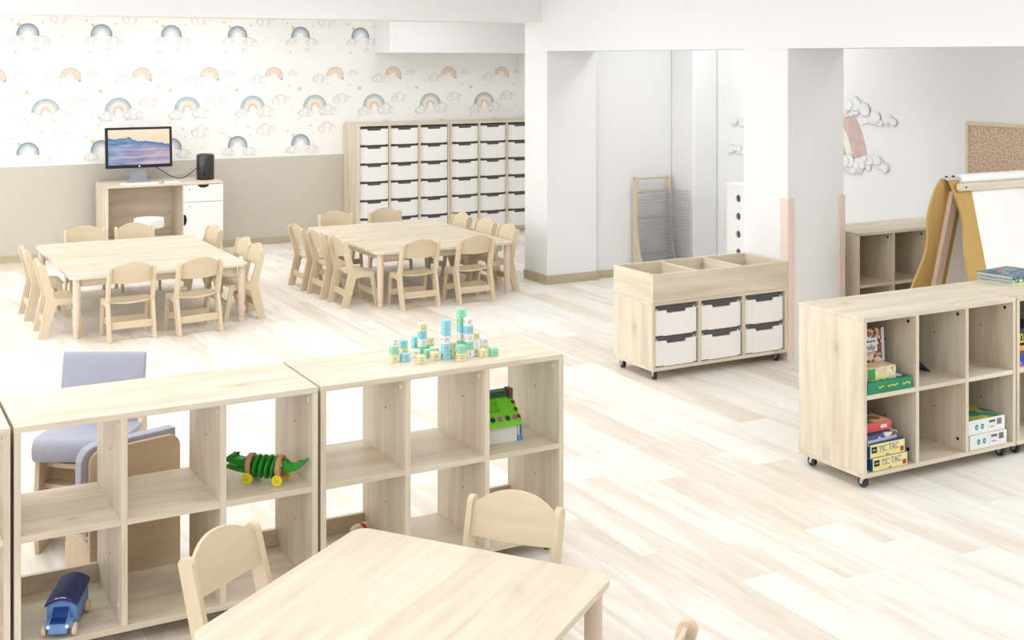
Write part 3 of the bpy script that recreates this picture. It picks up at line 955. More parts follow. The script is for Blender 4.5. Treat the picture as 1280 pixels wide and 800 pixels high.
def low_seat():
    t = thing('low_chair', 'low wooden-backed chair with grey pad, its back to the truck shelf', 'chair', (0.835, 4.758, 0), R(15))
    L, H = 0.37, 0.54
    pan = [(0.0, 0.0), (L, 0.0)] + [(L - 0.05 + 0.05 * math.cos(R(a)), H - 0.05 + 0.05 * math.sin(R(a))) for a in range(0, 91, 15)] + [(0.05 + 0.05 * math.cos(R(a)), H - 0.05 + 0.05 * math.sin(R(a))) for a in range(90, 181, 15)]
    MB().prism(pan, 'y', 0, 0.018).build('back_panel', M['birch_x'], t, bevel=0.002)
    cu = [(-0.022, 0.24), (-0.026, 0.44)] + [(0.04 + 0.066 * math.cos(R(a)), 0.49 + 0.066 * math.sin(R(a))) for a in range(170, 89, -20)] + [(L - 0.01, H + 0.02), (L - 0.006, 0.24)]
    MB().prism(cu, 'y', 0.0185, 0.07).build('back_cushion', M['grey_fabric'], t, bevel=0.005)
    MB().box(0.02, 0.0705, 0.20, L - 0.02, 0.215, 0.25).build('seat_cushion', M['grey_fabric'], t, bevel=0.008)
    for x in (0.0, L - 0.018):
        MB().prism([(0.018, 0.0), (0.21, 0.0), (0.215, 0.15), (0.2, 0.199), (0.018, 0.199)], 'x', x, x + 0.018).build('side_panel', M['birch_z'], t, bevel=0.002)
low_seat()

# ------------------------------------------------------------------ drying rack
def rack():
    x0, x1, yb = 6.475, 6.875, YA - 0.03
    t = thing('drying_rack', 'wooden-sided wire paper drying rack standing in the alcove corner', 'rack', (x0, yb, 0))
    W = x1 - x0
    front = smooth_curve([(-0.045, 0.90), (-0.05, 0.80), (-0.055, 0.55), (-0.07, 0.36), (-0.11, 0.2), (-0.17, 0.08), (-0.21, 0.0)], 6)
    prof = [(0.0, 0.0), (0.0, 0.905)] + [(-0.02, 0.915), (-0.04, 0.912)] + front
    for x in (0, W - 0.022):
        MB().prism(prof, 'x', x, x + 0.022).build('side_panel', M['ply_z'], t, bevel=0.003)
    MB().tube([(0.0, -0.02, 0.895), (W, -0.02, 0.895)], 0.009, 10).build('top_bar', M['ply_x'], t)
    for z in (0.77, 0.53, 0.2, 0.06):
        MB().tube([(0.02, -0.022, z), (W - 0.02, -0.022, z)], 0.008, 8).build('cross_bar', M['ply_x'], t)
    wire = plain('grey wire', (172, 173, 180), 0.45, 0.2)
    proto = None
    for i in range(25):
        z = 0.075 + i * 0.0298
        if proto is None:
            b = MB()
            r = 0.0015
            y0, y1 = -0.014, -0.375
            b.tube([(0.026, y0, 0), (0.026, y1, 0), (W - 0.026, y1, 0), (W - 0.026, y0, 0)], r, 6)
            for k in range(1, 12):
                xx = 0.026 + (W - 0.052) * k / 12
                b.tube([(xx, y0, 0), (xx, y1, 0)], 0.0008, 5)
            for k in range(4):
                yy = y0 + (y1 - y0) * (k + 0.5) / 4
                b.tube([(0.026, yy, 0), (W - 0.026, yy, 0)], 0.0009, 5)
            proto = b.build('wire_shelf', wire, t, (0, 0, z))
        else:
            o = proto.copy(); COL.objects.link(o); o.parent = t; o.location = (0, 0, z)
rack()

# white cabinet with round holes
def tower():
    x0, x1, y0, y1, H = 6.87, 7.19, 7.95, 8.575, 0.915
    t = thing('white_cabinet', 'white cabinet with a column of round holes, behind the near pillar', 'cabinet', (x0, y0, 0))
    D, L = x1 - x0, y1 - y0
    MB().box(-0.012, -0.01, H - 0.02, D, L + 0.01, H).build('top_panel', M['white'], t, bevel=0.002)
    # pierced front facing -X : strips around holes via ring faces
    ys = L - 0.155
    b = MB()
    holes = [0.79, 0.635, 0.48, 0.325, 0.17]
    r = 0.033
    b.box(0, 0, 0.0, 0.018, ys - 0.06, H - 0.02); b.box(0, ys + 0.06, 0.0, 0.018, L, H - 0.02)
    zlo = 0.0
    for z in sorted(holes):
        zc0, zc1 = z - 0.06, z + 0.06
        b.box(0, ys - 0.06, zlo, 0.018, ys + 0.06, zc0)
        zlo = zc1
        n = 24
        ring, sq = [], []
        for i in range(n):
            a = 2 * PI * i / n
            cx_, cz_ = math.cos(a), math.sin(a)
            ring.append((ys + r * cx_, z + r * cz_))
            m_ = max(abs(cx_), abs(cz_))
            sq.append((ys + 0.06 * cx_ / m_, z + 0.06 * cz_ / m_))
        for i in range(n):
            j = (i + 1) % n
            b._add([(0, *ring[i]), (0, *ring[j]), (0, *sq[j]), (0, *sq[i]), (0.018, *ring[i]), (0.018, *ring[j]), (0.018, *sq[j]), (0.018, *sq[i])],
                   [(0, 1, 2, 3), (4, 7, 6, 5), (0, 4, 5, 1)], 0)
    b.box(0, ys - 0.06, zlo, 0.018, ys + 0.06, H - 0.02)
    b.build('door', M['white'], t)
    MB().box(0.018, 0.0, 0, D, 0.018, H - 0.02).build('side_panel', M['white'], t)
    MB().box(0.018, L - 0.018, 0, D, L, H - 0.02).build('side_panel', M['white'], t)
    MB().box(0.034, 0.02, 0, 0.04, L - 0.02, H - 0.022).build('hole_shade_panel', plain('hole shade grey', (150, 152, 158), 0.6), t)  # added board; its grey stands in for the shade inside the holes
tower()

# ------------------------------------------------------------------ easel
def easel():
    yh, zh = 5.5, 1.245
    t = thing('painting_easel', 'double-sided painting easel with wavy brown legs and paper roll', 'easel', (6.12, yh, 0))
    W = 0.86
    wav = [(0.035, 1.235), (0.06, 1.15), (0.085, 1.05), (0.09, 0.96), (0.068, 0.86), (0.052, 0.75), (0.05, 0.63), (0.035, 0.5), (0.0, 0.36), (-0.03, 0.2), (-0.03, 0.0)]
    wavb = [(0.0, 1.245), (-0.035, 1.18), (-0.058, 1.06), (-0.054, 0.975), (-0.02, 0.85), (-0.02, 0.745), (-0.055, 0.62), (-0.08, 0.54), (-0.13, 0.36), (-0.14, 0.2), (-0.13, 0.0)]
    lean = 0.24
    for sgn, wv, x1 in ((-1, wav, 0.215), (1, wavb, 0.22)):
        T_ = Matrix(((1, 0, 0, 0), (0, 1, -sgn * lean, sgn * lean * zh), (0, 0, 1, 0), (0, 0, 0, 1)))
        edge = smooth_curve(wv, 6)
        for side in (0, 1):
            b = MB(); b.T = T_
            pts = edge + [(x1, 0.0), (x1, wv[0][1])]
            if side:
                pts = [(W + 0.1 - p[0] * 0.55, p[1]) for p in pts]
            b.prism(pts, 'y', sgn * 0.012 - 0.009, sgn * 0.012 + 0.009)
            b.build('leg_panel', M['mdf'], t, bevel=0.002)
        b = MB(); b.T = T_
        xa = x1 - (0.0 if sgn < 0 else 0.02)
        b.box(xa + 0.001, sgn * 0.012 - 0.008, 0.42, W + 0.1 - xa * 0.55 - 0.001, sgn * 0.012 + 0.006, 1.2)
        b.build('board', M['white'], t)['label'] = 'white drawing board'
    # inner batten on the far frame
    b = MB(); b.T = Matrix(((1, 0, 0, 0), (0, 1, -lean, lean * zh), (0, 0, 1, 0), (0, 0, 0, 1)))
    b.box(0.085, -0.03, 0.05, 0.145, 0.002, 1.16)
    b.build('batten', M['beech_z'], t)
    # clamp bar and paper roll
    MB().prism([(0.07 + (W - 0.02) * 0 + p[0], p[1]) for p in [(0.0, 1.178), (0.01, 1.166), (W - 0.1, 1.166), (W - 0.09, 1.178), (W - 0.09, 1.204), (W - 0.1, 1.215), (0.01, 1.215), (0.0, 1.204)]], 'y', -0.062, -0.045).build('clamp_bar', M['maple_x'], t, bevel=0.003)
    MB().cyl((0.14, -0.066, 1.19), 0.006, 0.005, 'y', 10).build('bolt', M['black'], t)
    MB().cyl((0.12, -0.012, 1.236), 0.034, W - 0.12, 'x', 20).build('paper_roll', M['white'], t)
    for x in (0.03, 0.095):
        MB().cyl((x, -0.002, 1.25), 0.008, 0.012, 'z', 10).build('hinge_pin', M['black'], t)
    MB().box(0.02, -0.03, 1.236, 0.11, 0.03, 1.252).build('hinge', M['steel'], t)
    MB().box(-0.0 + 0.2, -0.38, 0.36, W - 0.1, -0.24, 0.38).build('paint_ledge', M['maple_x'], t)
easel()

# cork board on the right wall
cb = thing('cork_board', 'wood-framed cork notice board on the white wall above the easel', 'notice board', (XR, 5.0, 0.93))
HB, LB = 0.615, 1.25
b = MB()
b.box(-0.022, 0, 0, -0.001, LB, 0.022); b.box(-0.022, 0, HB - 0.022, -0.001, LB, HB)
b.box(-0.022, 0, 0.022, -0.001, 0.022, HB - 0.022); b.box(-0.022, LB - 0.022, 0.022, -0.001, LB, HB - 0.022)
b.build('frame', M['ply_y'], cb, bevel=0.001)
MB().box(-0.012, 0.022, 0.022, -0.001, LB - 0.022, HB - 0.022).build('cork_panel', M['cork'], cb)

# rainbow decal on the right wall
def decal():
    kf = XR / 7.3
    cy, cz = 8.03 * kf, 1.12
    t = thing('rainbow_art', 'watercolour rainbow-and-clouds sticker on the white wall', 'wall sticker', (XR, cy, cz))
    def band(r0, r1, mat, name, lay):
        b = MB(); n = 40
        for i in range(n):
            a0, a1 = PI * i / n, PI * (i + 1) / n
            q = [(r1 * math.cos(a0), r1 * math.sin(a0)), (r1 * math.cos(a1), r1 * math.sin(a1)), (r0 * math.cos(a1), r0 * math.sin(a1)), (r0 * math.cos(a0), r0 * math.sin(a0))]
            b._add([(-0.0004 * lay, p[0], p[1]) for p in q], [(0, 1, 2, 3)], 0)
        b.build(name, mat, t)
    band(0.535, 0.70, plain('decal rose', (224, 198, 191), 0.8, var=0.2, scale=16), 'rainbow_band', 1)
    band(0.475, 0.53, plain('decal cream', (240, 236, 222), 0.8, var=0.05, scale=12), 'rainbow_band', 1)
    band(0.33, 0.47, plain('decal sand', (226, 206, 188), 0.8, var=0.2, scale=14), 'rainbow_band', 1)
    ew = plain('decal cloud ink', (216, 218, 221), 0.8, var=0.12, scale=30)
    fw = plain('decal cloud white', (240, 240, 241), 0.8, var=0.05, scale=9)
    rnd = random.Random(5)
    def cloud(y0, y1, z0, z1, seed):
        rnd = random.Random(seed)
        cs = []
        for i in range(30):
            u = rnd.random()
            rr = (z1 - z0) * rnd.uniform(0.10, 0.34)
            cs.append((y0 + (y1 - y0) * u, z0 + rr + (z1 - z0 - 2 * rr) * rnd.random() * (1 - abs(2 * u - 1) ** 2), rr))
        b = MB()
        for lay, (y, z, r) in enumerate(cs):
            n = 18
            ring = [(y + r * math.cos(2 * PI * i / n), z + 0.85 * r * math.sin(2 * PI * i / n)) for i in range(n)]
            b._add([(-0.0012 - 0.0003 * lay, p[0], p[1]) for p in ring], [tuple(range(n))], 0)
            ring = [(y + 0.10 * r + 0.88 * r * math.cos(2 * PI * i / n), z + 0.09 * r + 0.74 * r * math.sin(2 * PI * i / n)) for i in range(n)]
            b._add([(-0.00135 - 0.0003 * lay, p[0], p[1]) for p in ring], [tuple(range(n))], 1)
        b.build('cloud', [ew, fw], t)
    s_ = -1
    def Y(y):
        return y * kf - cy
    cloud(Y(7.03), Y(7.42), 1.46 - cz, 1.60 - cz, 1)
    cloud(Y(7.32), Y(7.75), 1.52 - cz, 1.72 - cz, 2)
    cloud(Y(7.12), Y(7.45), 1.10 - cz, 1.26 - cz, 3)
    cloud(Y(7.40), Y(7.85), 1.06 - cz, 1.26 - cz, 4)
    cloud(Y(8.45), Y(9.03), 1.38 - cz, 1.52 - cz, 5)
    cloud(Y(8.40), Y(9.06), 1.12 - cz, 1.28 - cz, 6)
decal()

# ------------------------------------------------------------------ alphabet blocks
def blocks():
    s = 0.0315
    MC = {'G': plain('mint block', (150, 224, 190), 0.5, var=0.02), 'B': plain('sky blue block', (150, 218, 232), 0.5, var=0.02),
          'Y': plain('pale yellow block', (234, 232, 184), 0.5, var=0.02), 'W': plain('white block', (246, 244, 242), 0.5, var=0.02)}
    CN = {'G': 'mint green', 'B': 'sky blue', 'Y': 'pale yellow', 'W': 'white'}
    ink = plain('brown letter print', (196, 160, 138), 0.6)
    base = MB(); base.box(-s / 2, -s / 2, 0, s / 2, s / 2, s)
    protos = {}
    F_, HY_, TH = 1543.5, 73.5, R(61.17)
    a_ = PI / 2 - TH
    v = (math.sin(a_), math.cos(a_)); r_ = (math.cos(a_), -math.sin(a_))
    ZT = 0.80
    towers = [((113, 590), ['YV', 'GS', 'WZ']), ((225, 580), ['BR']), ((205, 522), ['YE', 'BT']), ((325, 540), ['WY']), ((385, 600), ['YS']),
              ((398, 508), ['GN', 'WY', 'BX', 'YO']), ((338, 485), ['GL', 'BF']), ((470, 492), ['GC', 'YV']), ((455, 540), ['GD']), ((525, 565), ['YA']),
              ((520, 515), ['WM']), ((635, 560), ['BP', 'BA', 'WW', 'BC', 'BL']), ((705, 542), ['YB', 'YP']), ((785, 575), ['YO', 'GU']),
              ((795, 525), ['GH', 'GK', 'WE', 'BJ', 'GB', 'GI']), ((865, 535), ['WS', 'GT', 'WU', 'BD', 'WK']), ((920, 522), ['WR', 'WI', 'YN']),
              ((1000, 535), ['YJ']), ((1012, 495), ['YF', 'WH']), ((960, 478), ['GP', 'WM']), ((1115, 525), ['GG'])]
    pos = []
    for (px, py), st in towers:
        X, Yp = 480 + px / 8.0, 380 + py / 8.0
        d = F_ * (2.0 - ZT) / (Yp - HY_)
        l = (X - 640) / F_ * d
        pos.append([v[0] * d + r_[0] * l, v[1] * d + r_[1] * l + s / 2])
    for _ in range(200):
        for i in range(len(pos)):
            for j in range(i):
                dx, dy = pos[i][0] - pos[j][0], pos[i][1] - pos[j][1]
                g = s * 1.14
                if abs(dx) < g and abs(dy) < g:
                    if abs(dx) > abs(dy):
                        q = (g - abs(dx)) / 2 * (1 if dx > 0 else -1)
                        pos[i][0] += q; pos[j][0] -= q
                    else:
                        q = (g - abs(dy)) / 2 * (1 if dy > 0 else -1)
                        pos[i][1] += q; pos[j][1] -= q
    rnd = random.Random(11)
    seen = set()
    HT = ('on the shelf top', 'one up', 'two up', 'three up', 'four up', 'at the very tip')
    for (pt, st), (x, y) in zip(towers, pos):
        for k, cl in enumerate(st):
            col, let = cl[0], cl[1]
            if col not in protos:
                o = base.build('alphabet_block', MC[col], bevel=0.0022)
                protos[col] = o
            else:
                o = protos[col].copy(); COL.objects.link(o)
            o.location = (x + rnd.uniform(-0.0008, 0.0008), y, ZT + k * (s + 0.0001))
            o.rotation_euler = (0, 0, R(rnd.uniform(-4, 4)))
            if k == 0:
                where = 'on the shelf top' if len(st) == 1 else 'at the bottom of its stack'
            else:
                where = 'on top of the %s %s block' % (CN[st[k - 1][0]], st[k - 1][1])
            if len(st) == 1:
                where = 'standing alone on the shelf top'
            elif k == 0:
                where = 'under the %s %s block' % (CN[st[1][0]], st[1][1])
            lab = '%s alphabet block lettered %s, %s' % (CN[col], let, where)
            assert lab not in seen, lab
            seen.add(lab)
            tag(o, lab, 'toy block', 'alphabet blocks piled on the shelf')
            for rot, loc in (((R(90), 0, 0), (0, -s / 2 - 0.0001, s / 2)), ((R(90), 0, R(-90)), (-s / 2 - 0.0001, 0, s / 2))):
                le = bpy.data.objects.new('letter', text_mesh(let, 0.024))
                if not le.data.materials:
                    le.data.materials.append(ink)
                COL.objects.link(le); le.parent = o; le.location = loc; le.rotation_euler = rot
blocks()

# ------------------------------------------------------------------ crocodile pull toy
def crocodile():
    zs = 0.440
    t = thing('crocodile_toy', 'green wooden crocodile pull toy with yellow wheels on the shelf', 'toy', (1.401, 4.424, zs), R(139))
    g = plain('green painted wood', (38, 148, 40), 0.45, var=0.12, scale=60)
    g2 = plain('dark green wood', (24, 112, 30), 0.45, var=0.1)
    ye = plain('yellow wheel paint', (236, 222, 40), 0.4)
    tan = plain('orange-brown wood', (204, 150, 112), 0.5, var=0.06)
    # local +x = head
    head = [(0.05, 0.048), (0.085, 0.056), (0.135, 0.068), (0.154, 0.072), (0.158, 0.082), (0.132, 0.101), (0.112, 0.086), (0.09, 0.084), (0.065, 0.096), (0.05, 0.096)]
    MB().prism(head, 'y', -0.024, 0.024).build('head', g, t, bevel=0.006)
    jaw = [(0.05, 0.030), (0.10, 0.036), (0.15, 0.047), (0.158, 0.053), (0.15, 0.058), (0.09, 0.052), (0.05, 0.046)]
    MB().prism(jaw, 'y', -0.022, 0.022).build('lower_jaw', g, t, bevel=0.004)
    for i in range(4):
        x = -0.036 + i * 0.0235
        b = MB(); b.T = Matrix.Translation((x, 0, 0.058)) @ Matrix.Rotation(R(-10), 4, 'Y') @ Matrix.Diagonal((1, 1.0, 1.05, 1))
        b.lathe([(0.0001, -0.007), (0.034, -0.007), (0.0415, -0.0035), (0.0415, 0.0035), (0.034, 0.007), (0.0001, 0.007)], n=26, axis='x')
        b.build('body_disc', g, t)
    MB().tube([(-0.06, 0, 0.055), (0.06, 0, 0.055)], 0.004).build('spine_cord', tan, t)
    for x in (0.058, -0.058):
        out = [(0.042 * math.cos(R(a)), 0.062 + 0.042 * math.sin(R(a))) for a in range(-10, 191, 12)]
        inn = [(0.029 * math.cos(R(a)), 0.062 + 0.029 * math.sin(R(a))) for a in range(190, -11, -12)]
        poly = [(0.032, 0.016)] + out + [(-0.032, 0.016), (-0.022, 0.016)] + inn + [(0.022, 0.016)]
        b = MB(); b.prism(poly, 'x', x - 0.009, x + 0.009)
        b.build('saddle', tan, t, bevel=0.002)
        MB().cyl((x, -0.044, 0.0205), 0.004, 0.088, 'y', 10).build('axle', tan, t)
        for y in (-0.046, 0.034):
            w_ = MB().lathe([(0.0001, 0.0), (0.017, 0.0), (0.0205, 0.003), (0.0205, 0.009), (0.017, 0.012), (0.012, 0.010), (0.0001, 0.010)], (x, y, 0.0205), 22, 'y').build('wheel', ye, t)
            MB().cyl((x, y - 0.002, 0.0205), 0.006, 0.016, 'y', 12).build('hub', plain('hub yellow', (222, 204, 30), 0.4), w_)
    tail = [(-0.066, 0.050), (-0.09, 0.046), (-0.115, 0.052), (-0.138, 0.066), (-0.164, 0.094), (-0.158, 0.096), (-0.138, 0.086), (-0.128, 0.088), (-0.11, 0.074), (-0.09, 0.078), (-0.08, 0.088), (-0.066, 0.084)]
    MB().prism(tail, 'y', -0.016, 0.016).build('tail', g, t, bevel=0.005)
    for y in (-0.014, 0.014):
        MB().ball((0.118, y * 1.2, 0.094), 0.006).build('eye', g2, t)
    cp = smooth_curve([(0.155, 0.0, 0.05), (0.172, 0.004, 0.03), (0.18, 0.012, 0.008), (0.174, 0.03, 0.003)], 4)
    MB().tube(cp, 0.0012, 6).build('pull_string', M['steel'], t)
crocodile()

# ------------------------------------------------------------------ toy house
def house():
    zs = 0.440
    x0, y0 = 2.283, 4.412
    t = thing('toy_house', 'toy house with lime green roof and white walls on the shelf', 'toy', (x0, y0, zs))
    W, D = 0.168, 0.15
    wall = plain('ribbed white wall', (236, 236, 230), 0.5)
    b = MB().box(0, 0, 0, W, D, 0.078)
    for i in range(16):
        b.box(0.004 + i * 0.0113, -0.0012, 0.004, 0.004 + i * 0.0113 + 0.006, 0.0, 0.076)
    b.build('wall', wall, t)
    lime = plain('lime green plastic', (116, 204, 40), 0.4)
    roof = MB()
    # thick roof slab pair with ridge along x
    z0, z1 = 0.086, 0.182
    for s_ in (0, 1):
        ya, yb_ = (-0.024, D / 2) if s_ == 0 else (D + 0.024, D / 2)
        roof.prism([(ya, z0), (yb_, z1), (yb_, z1 - 0.016), (ya, z0 - 0.016)], 'x', -0.0, W + 0.012)
    roof.prism([(0.0, 0.078), (D, 0.078), (D / 2, z1 - 0.02)], 'x', 0.004, W + 0.002)
    rf = roof.build('roof', lime, t, bevel=0.002)
    dk = plain('dark green plastic', (16, 74, 40), 0.4)
    MB().box(0.012, D / 2 - 0.02, z1 - 0.012, W, D / 2 + 0.02, z1 + 0.012).build('ridge', dk, rf)
    br = plain('brown plastic', (104, 62, 50), 0.45)
    for x in (0.0, W - 0.012):
        c = MB().box(x, D / 2 - 0.028, z1 - 0.02, x + 0.02, D / 2 + 0.012, z1 + 0.02).build('chimney', br, t, bevel=0.002)
    # verge tiles and skylight on the slope
    sl = Vector((0, D / 2 + 0.024, z1 - z0)).normalized()
    ang = math.atan2(z1 - z0, D / 2 + 0.024)
    for i in range(4):
        f_ = 0.14 + i * 0.24
        y = -0.024 + (D / 2 + 0.024) * f_; z = z0 + (z1 - z0) * f_
        MB().box(-0.007, -0.007, 0, 0.007, 0.007, 0.004).build('verge_tile', plain('maroon tile', (124, 30, 40), 0.45), rf, (W + 0.002, y, z + 0.002), rot=(ang, 0, 0))
    for i, cc in enumerate(((176, 90, 150), (24, 60, 60), (176, 90, 150), (24, 60, 60), (176, 90, 150))):
        MB().cyl((0, 0, 0), 0.011, 0.003, 'z', 12).build('eave_tile', plain('eave tile', cc, 0.45), rf, (0.018 + i * 0.034, -0.010, z0 + 0.0145), rot=(ang, 0, 0))
    f_ = 0.55
    sk = MB().box(-0.022, -0.022, 0, 0.022, 0.022, 0.006)
    o = sk.build('skylight', plain('skylight green', (96, 180, 36), 0.4), rf, (0.075, -0.024 + (D / 2 + 0.024) * f_, z0 + (z1 - z0) * f_ + 0.001), rot=(ang, 0, 0))
    MB().box(W, 0.004, 0.0, W + 0.014, 0.03, 0.07).build('post', plain('ochre plastic', (206, 160, 50), 0.45), t)
    MB().box(W + 0.002, -0.004, 0.0, W + 0.024, 0.003, 0.02).build('step', plain('blue plastic step', (92, 150, 210), 0.45), t)
    dr = MB().box(0, 0, 0, 0.010, 0.05, 0.074).build('door', plain('blue plastic', (70, 140, 214), 0.4), t, (W + 0.012, 0.03, 0.0), bevel=0.003, rot=(0, 0, R(-48)))
house()

# ------------------------------------------------------------------ blue toy truck
def truck():
    zs = 0.0805
    t = thing('toy_truck', 'blue wooden toy truck with ridged dark roof on the bottom shelf', 'toy', (0.700, 4.425, zs), R(-21))
    lb = plain('light blue painted wood', (112, 152, 208), 0.5, var=0.1, scale=50)
    db = plain('dark blue painted wood', (30, 50, 112), 0.5, var=0.12, scale=60)
    W = 0.096
    # local -y = front
    MB().box(-W / 2, -0.075, 0.018, W / 2, 0.125, 0.092).build('body', lb, t, bevel=0.004)
    MB().prism([(-0.135, 0.016), (-0.075, 0.016), (-0.075, 0.075), (-0.10, 0.06), (-0.135, 0.052)], 'x', -W / 2 + 0.018, W / 2 - 0.018).build('bonnet', lb, t, bevel=0.004)
    MB().prism([(-0.1345, 0.0545), (-0.106, 0.0605), (-0.078, 0.083), (-0.0765, 0.079), (-0.104, 0.056), (-0.1345, 0.050)], 'x', -W / 2 + 0.023, W / 2 - 0.023).build('windscreen', plain('deep blue pane', (24, 60, 130), 0.3), t)
    for s_ in (-1, 1):
        MB().box(s_ * W / 2 - s_ * 0.018 - 0.014, -0.128, 0.03, s_ * W / 2 - s_ * 0.018 + 0.014, -0.085, 0.052).build('mudguard', lb, t, bevel=0.005)
    # arched ridged roof
    n = 14
    arc_ = [(W / 2 + 0.006) * math.cos(R(a)) for a in ()]
    pts = []
    for i in range(n + 1):
        u = -1 + 2 * i / n
        pts.append(((W / 2 + 0.005) * u, 0.094 + 0.020 * (1 - u * u)))
    r_ = MB().prism(pts + [(p[0], p[1] - 0.008) for p in pts[::-1]], 'y', -0.085, 0.13).build('roof', db, t)
    MB().prism([(p[0] * 0.93, p[1] - 0.008) for p in pts] + [(W / 2 * 0.95, 0.086), (-W / 2 * 0.95, 0.086)], 'y', -0.074, 0.124).build('roof_core', lb, t)
    b = MB()
    for i in range(1, 14):
        u = -1 + 2 * i / 14
        x = (W / 2 + 0.005) * u; z = 0.094 + 0.020 * (1 - u * u)
        b.box(x - 0.0012, -0.075, z - 0.001, x + 0.0012, 0.13, z + 0.0018)
    b.build('roof_rib', plain('ridge navy', (44, 62, 122), 0.5), r_)
    # small red and white lettering strip along the roof's front edge
    for i, (u, cc) in enumerate(((-0.72, (210, 60, 70)), (-0.55, (210, 60, 70)), (-0.36, (232, 232, 236)), (-0.22, (232, 232, 236)), (-0.02, (232, 232, 236)), (0.12, (232, 232, 236)), (0.26, (232, 232, 236)), (0.5, (210, 60, 70)), (0.66, (210, 60, 70)))):
        z = 0.094 + 0.020 * (1 - u * u)
        MB().box(u * W / 2 - 0.003, -0.083, z + 0.0004, u * W / 2 + 0.003, -0.077, z + 0.0016).build('lettering', plain('roof lettering', cc, 0.5), r_)
    for y in (-0.105, 0.07):
        for s_ in (-1, 1):
            MB().lathe([(0.0001, -0.007), (0.018, -0.007), (0.02, -0.004), (0.02, 0.004), (0.018, 0.007), (0.0001, 0.007)], (s_ * (W / 2 + (0.0005 if y < 0 else 0.008)), y, 0.0205), 20, 'x').build('wheel', M['birch_z'], t)
    for s_ in (-1, 1):
        MB().cyl((s_ * 0.03, -0.137, 0.042), 0.006, 0.004, 'y', 10).build('headlamp', M['white'], t)
truck()
ro = thing('roller_toy', 'wooden wheeled toy with a red stripe peeking over the angled table', 'toy', (1.845, 4.60, 0.0805), R(20))
MB().lathe([(0.0001, -0.045), (0.02, -0.045), (0.032, -0.03), (0.035, 0.0), (0.032, 0.03), (0.02, 0.045), (0.0001, 0.045)], (0, 0, 0.035), 24, 'x').build('roller', M['birch_x'], ro)
MB().lathe([(0.0351, -0.008), (0.0358, -0.006), (0.0358, 0.006), (0.0351, 0.008), (0.0345, 0.0), (0.0351, -0.008)], (0, 0, 0.035), 24, 'x').build('stripe', plain('red stripe', (190, 40, 40), 0.4), ro)

# ------------------------------------------------------------------ games, books
def rot_front():
    return (R(90), 0, 0)
ZM = 0.440                                    # upper face of the middle shelf
ZB = 0.080                                    # upper face of the bottom shelf
def box_thing(name, label, cat, x0, y0, z0, w, d, h, mats, rz=0.0, group=None, bevel=0.0015):
    t = thing(name, label, cat, (x0, y0, z0), rz, group)
    base, lid = mats
    MB().box(0.001, 0.001, 0, w - 0.001, d - 0.001, h * 0.45).build('tray', base, t, bevel=0.001)
    MB().box(0, 0, h * 0.45, w, d, h).build('lid', lid, t, bevel=bevel)
    return t
GB = 'boxed games on the cube shelf'
xg = XG + T
emer = plain('emerald card', (22, 140, 98), 0.4)
# cell 1, upper
g = box_thing('game_box', 'flat emerald green game box at the bottom of the upper pile', 'box', xg + 0.014, YG + 0.008, ZM, 0.285, 0.27, 0.054, (emer, emer), group=GB)
MB().box(0.02, 0.02, 0.054, 0.265, 0.25, 0.0546).build('lid_print', cover_material('board print', [(236, 240, 240), (60, 150, 130), (220, 226, 236), (40, 90, 110), (230, 230, 200)], 26, 1), g)
yl = plain('yellow print', (226, 214, 70), 0.5)
for xx, n_ in ((0.07, 2), (0.128, 4), (0.225, 3)):
    for q in range(n_):
        MB().box(xx + q * 0.017, -0.0012, 0.022 + 0.004 * (q % 2), xx + q * 0.017 + 0.012, 0.0, 0.03 + 0.003 * (q % 2)).build('lettering', yl, g)
cream = plain('cream card', (232, 224, 168), 0.5)
g = box_thing('game_box', 'cream box with a green end panel on the emerald game box', 'box', xg + 0.03, YG + 0.03, ZM + 0.0556, 0.185, 0.15, 0.058,
              (cream, cover_material('cream print', [(236, 228, 172), (232, 226, 180), (216, 206, 150), (228, 190, 170)], 40, 2)), group=GB)
MB().box(0.004, -0.001, 0.003, 0.052, 0.0, 0.055).build('end_print', plain('grass green print', (64, 160, 72), 0.5), g)
MB().box(0.15, -0.001, 0.006, 0.166, 0.0, 0.052).build('barcode', cover_material('bar print', [(240, 240, 240), (60, 60, 80), (200, 200, 220)], 150, 3), g)
bk = thing('picture_book', 'picture book with a dark red busy cover, standing upright on the cream box', 'book', (xg + 0.004, YG + 0.115, ZM + 0.1142), 0)
ROT = (R(-3), 0, R(0))
cov = MB().box(0, 0, 0.0, 0.225, 0.012, 0.158).build('cover', cover_material('storybook cover', [(96, 50, 56), (160, 64, 60), (220, 208, 200), (70, 60, 70), (200, 160, 120), (150, 40, 50)], 48, 6), bk, bevel=0.001, rot=ROT)
ti = MB().box(0.05, -0.0012, 0.05, 0.18, 0.0, 0.115).build('title_panel', plain('title panel', (226, 222, 224), 0.5), cov)
MB().box(0.208, -0.0008, 0.0, 0.2255, 0.0, 0.1585).build('border', plain('pale border', (206, 206, 212), 0.5), cov)
inkd = plain('dark print', (50, 40, 48), 0.5)
text('Family', 0.036, inkd, cov, (0.118, -0.0018, 0.07), rot_front())
for q in range(6):
    MB().box(0.06 + q * 0.018, -0.0018, 0.095, 0.06 + q * 0.018 + 0.013, -0.001, 0.103).build('lettering', inkd, cov)
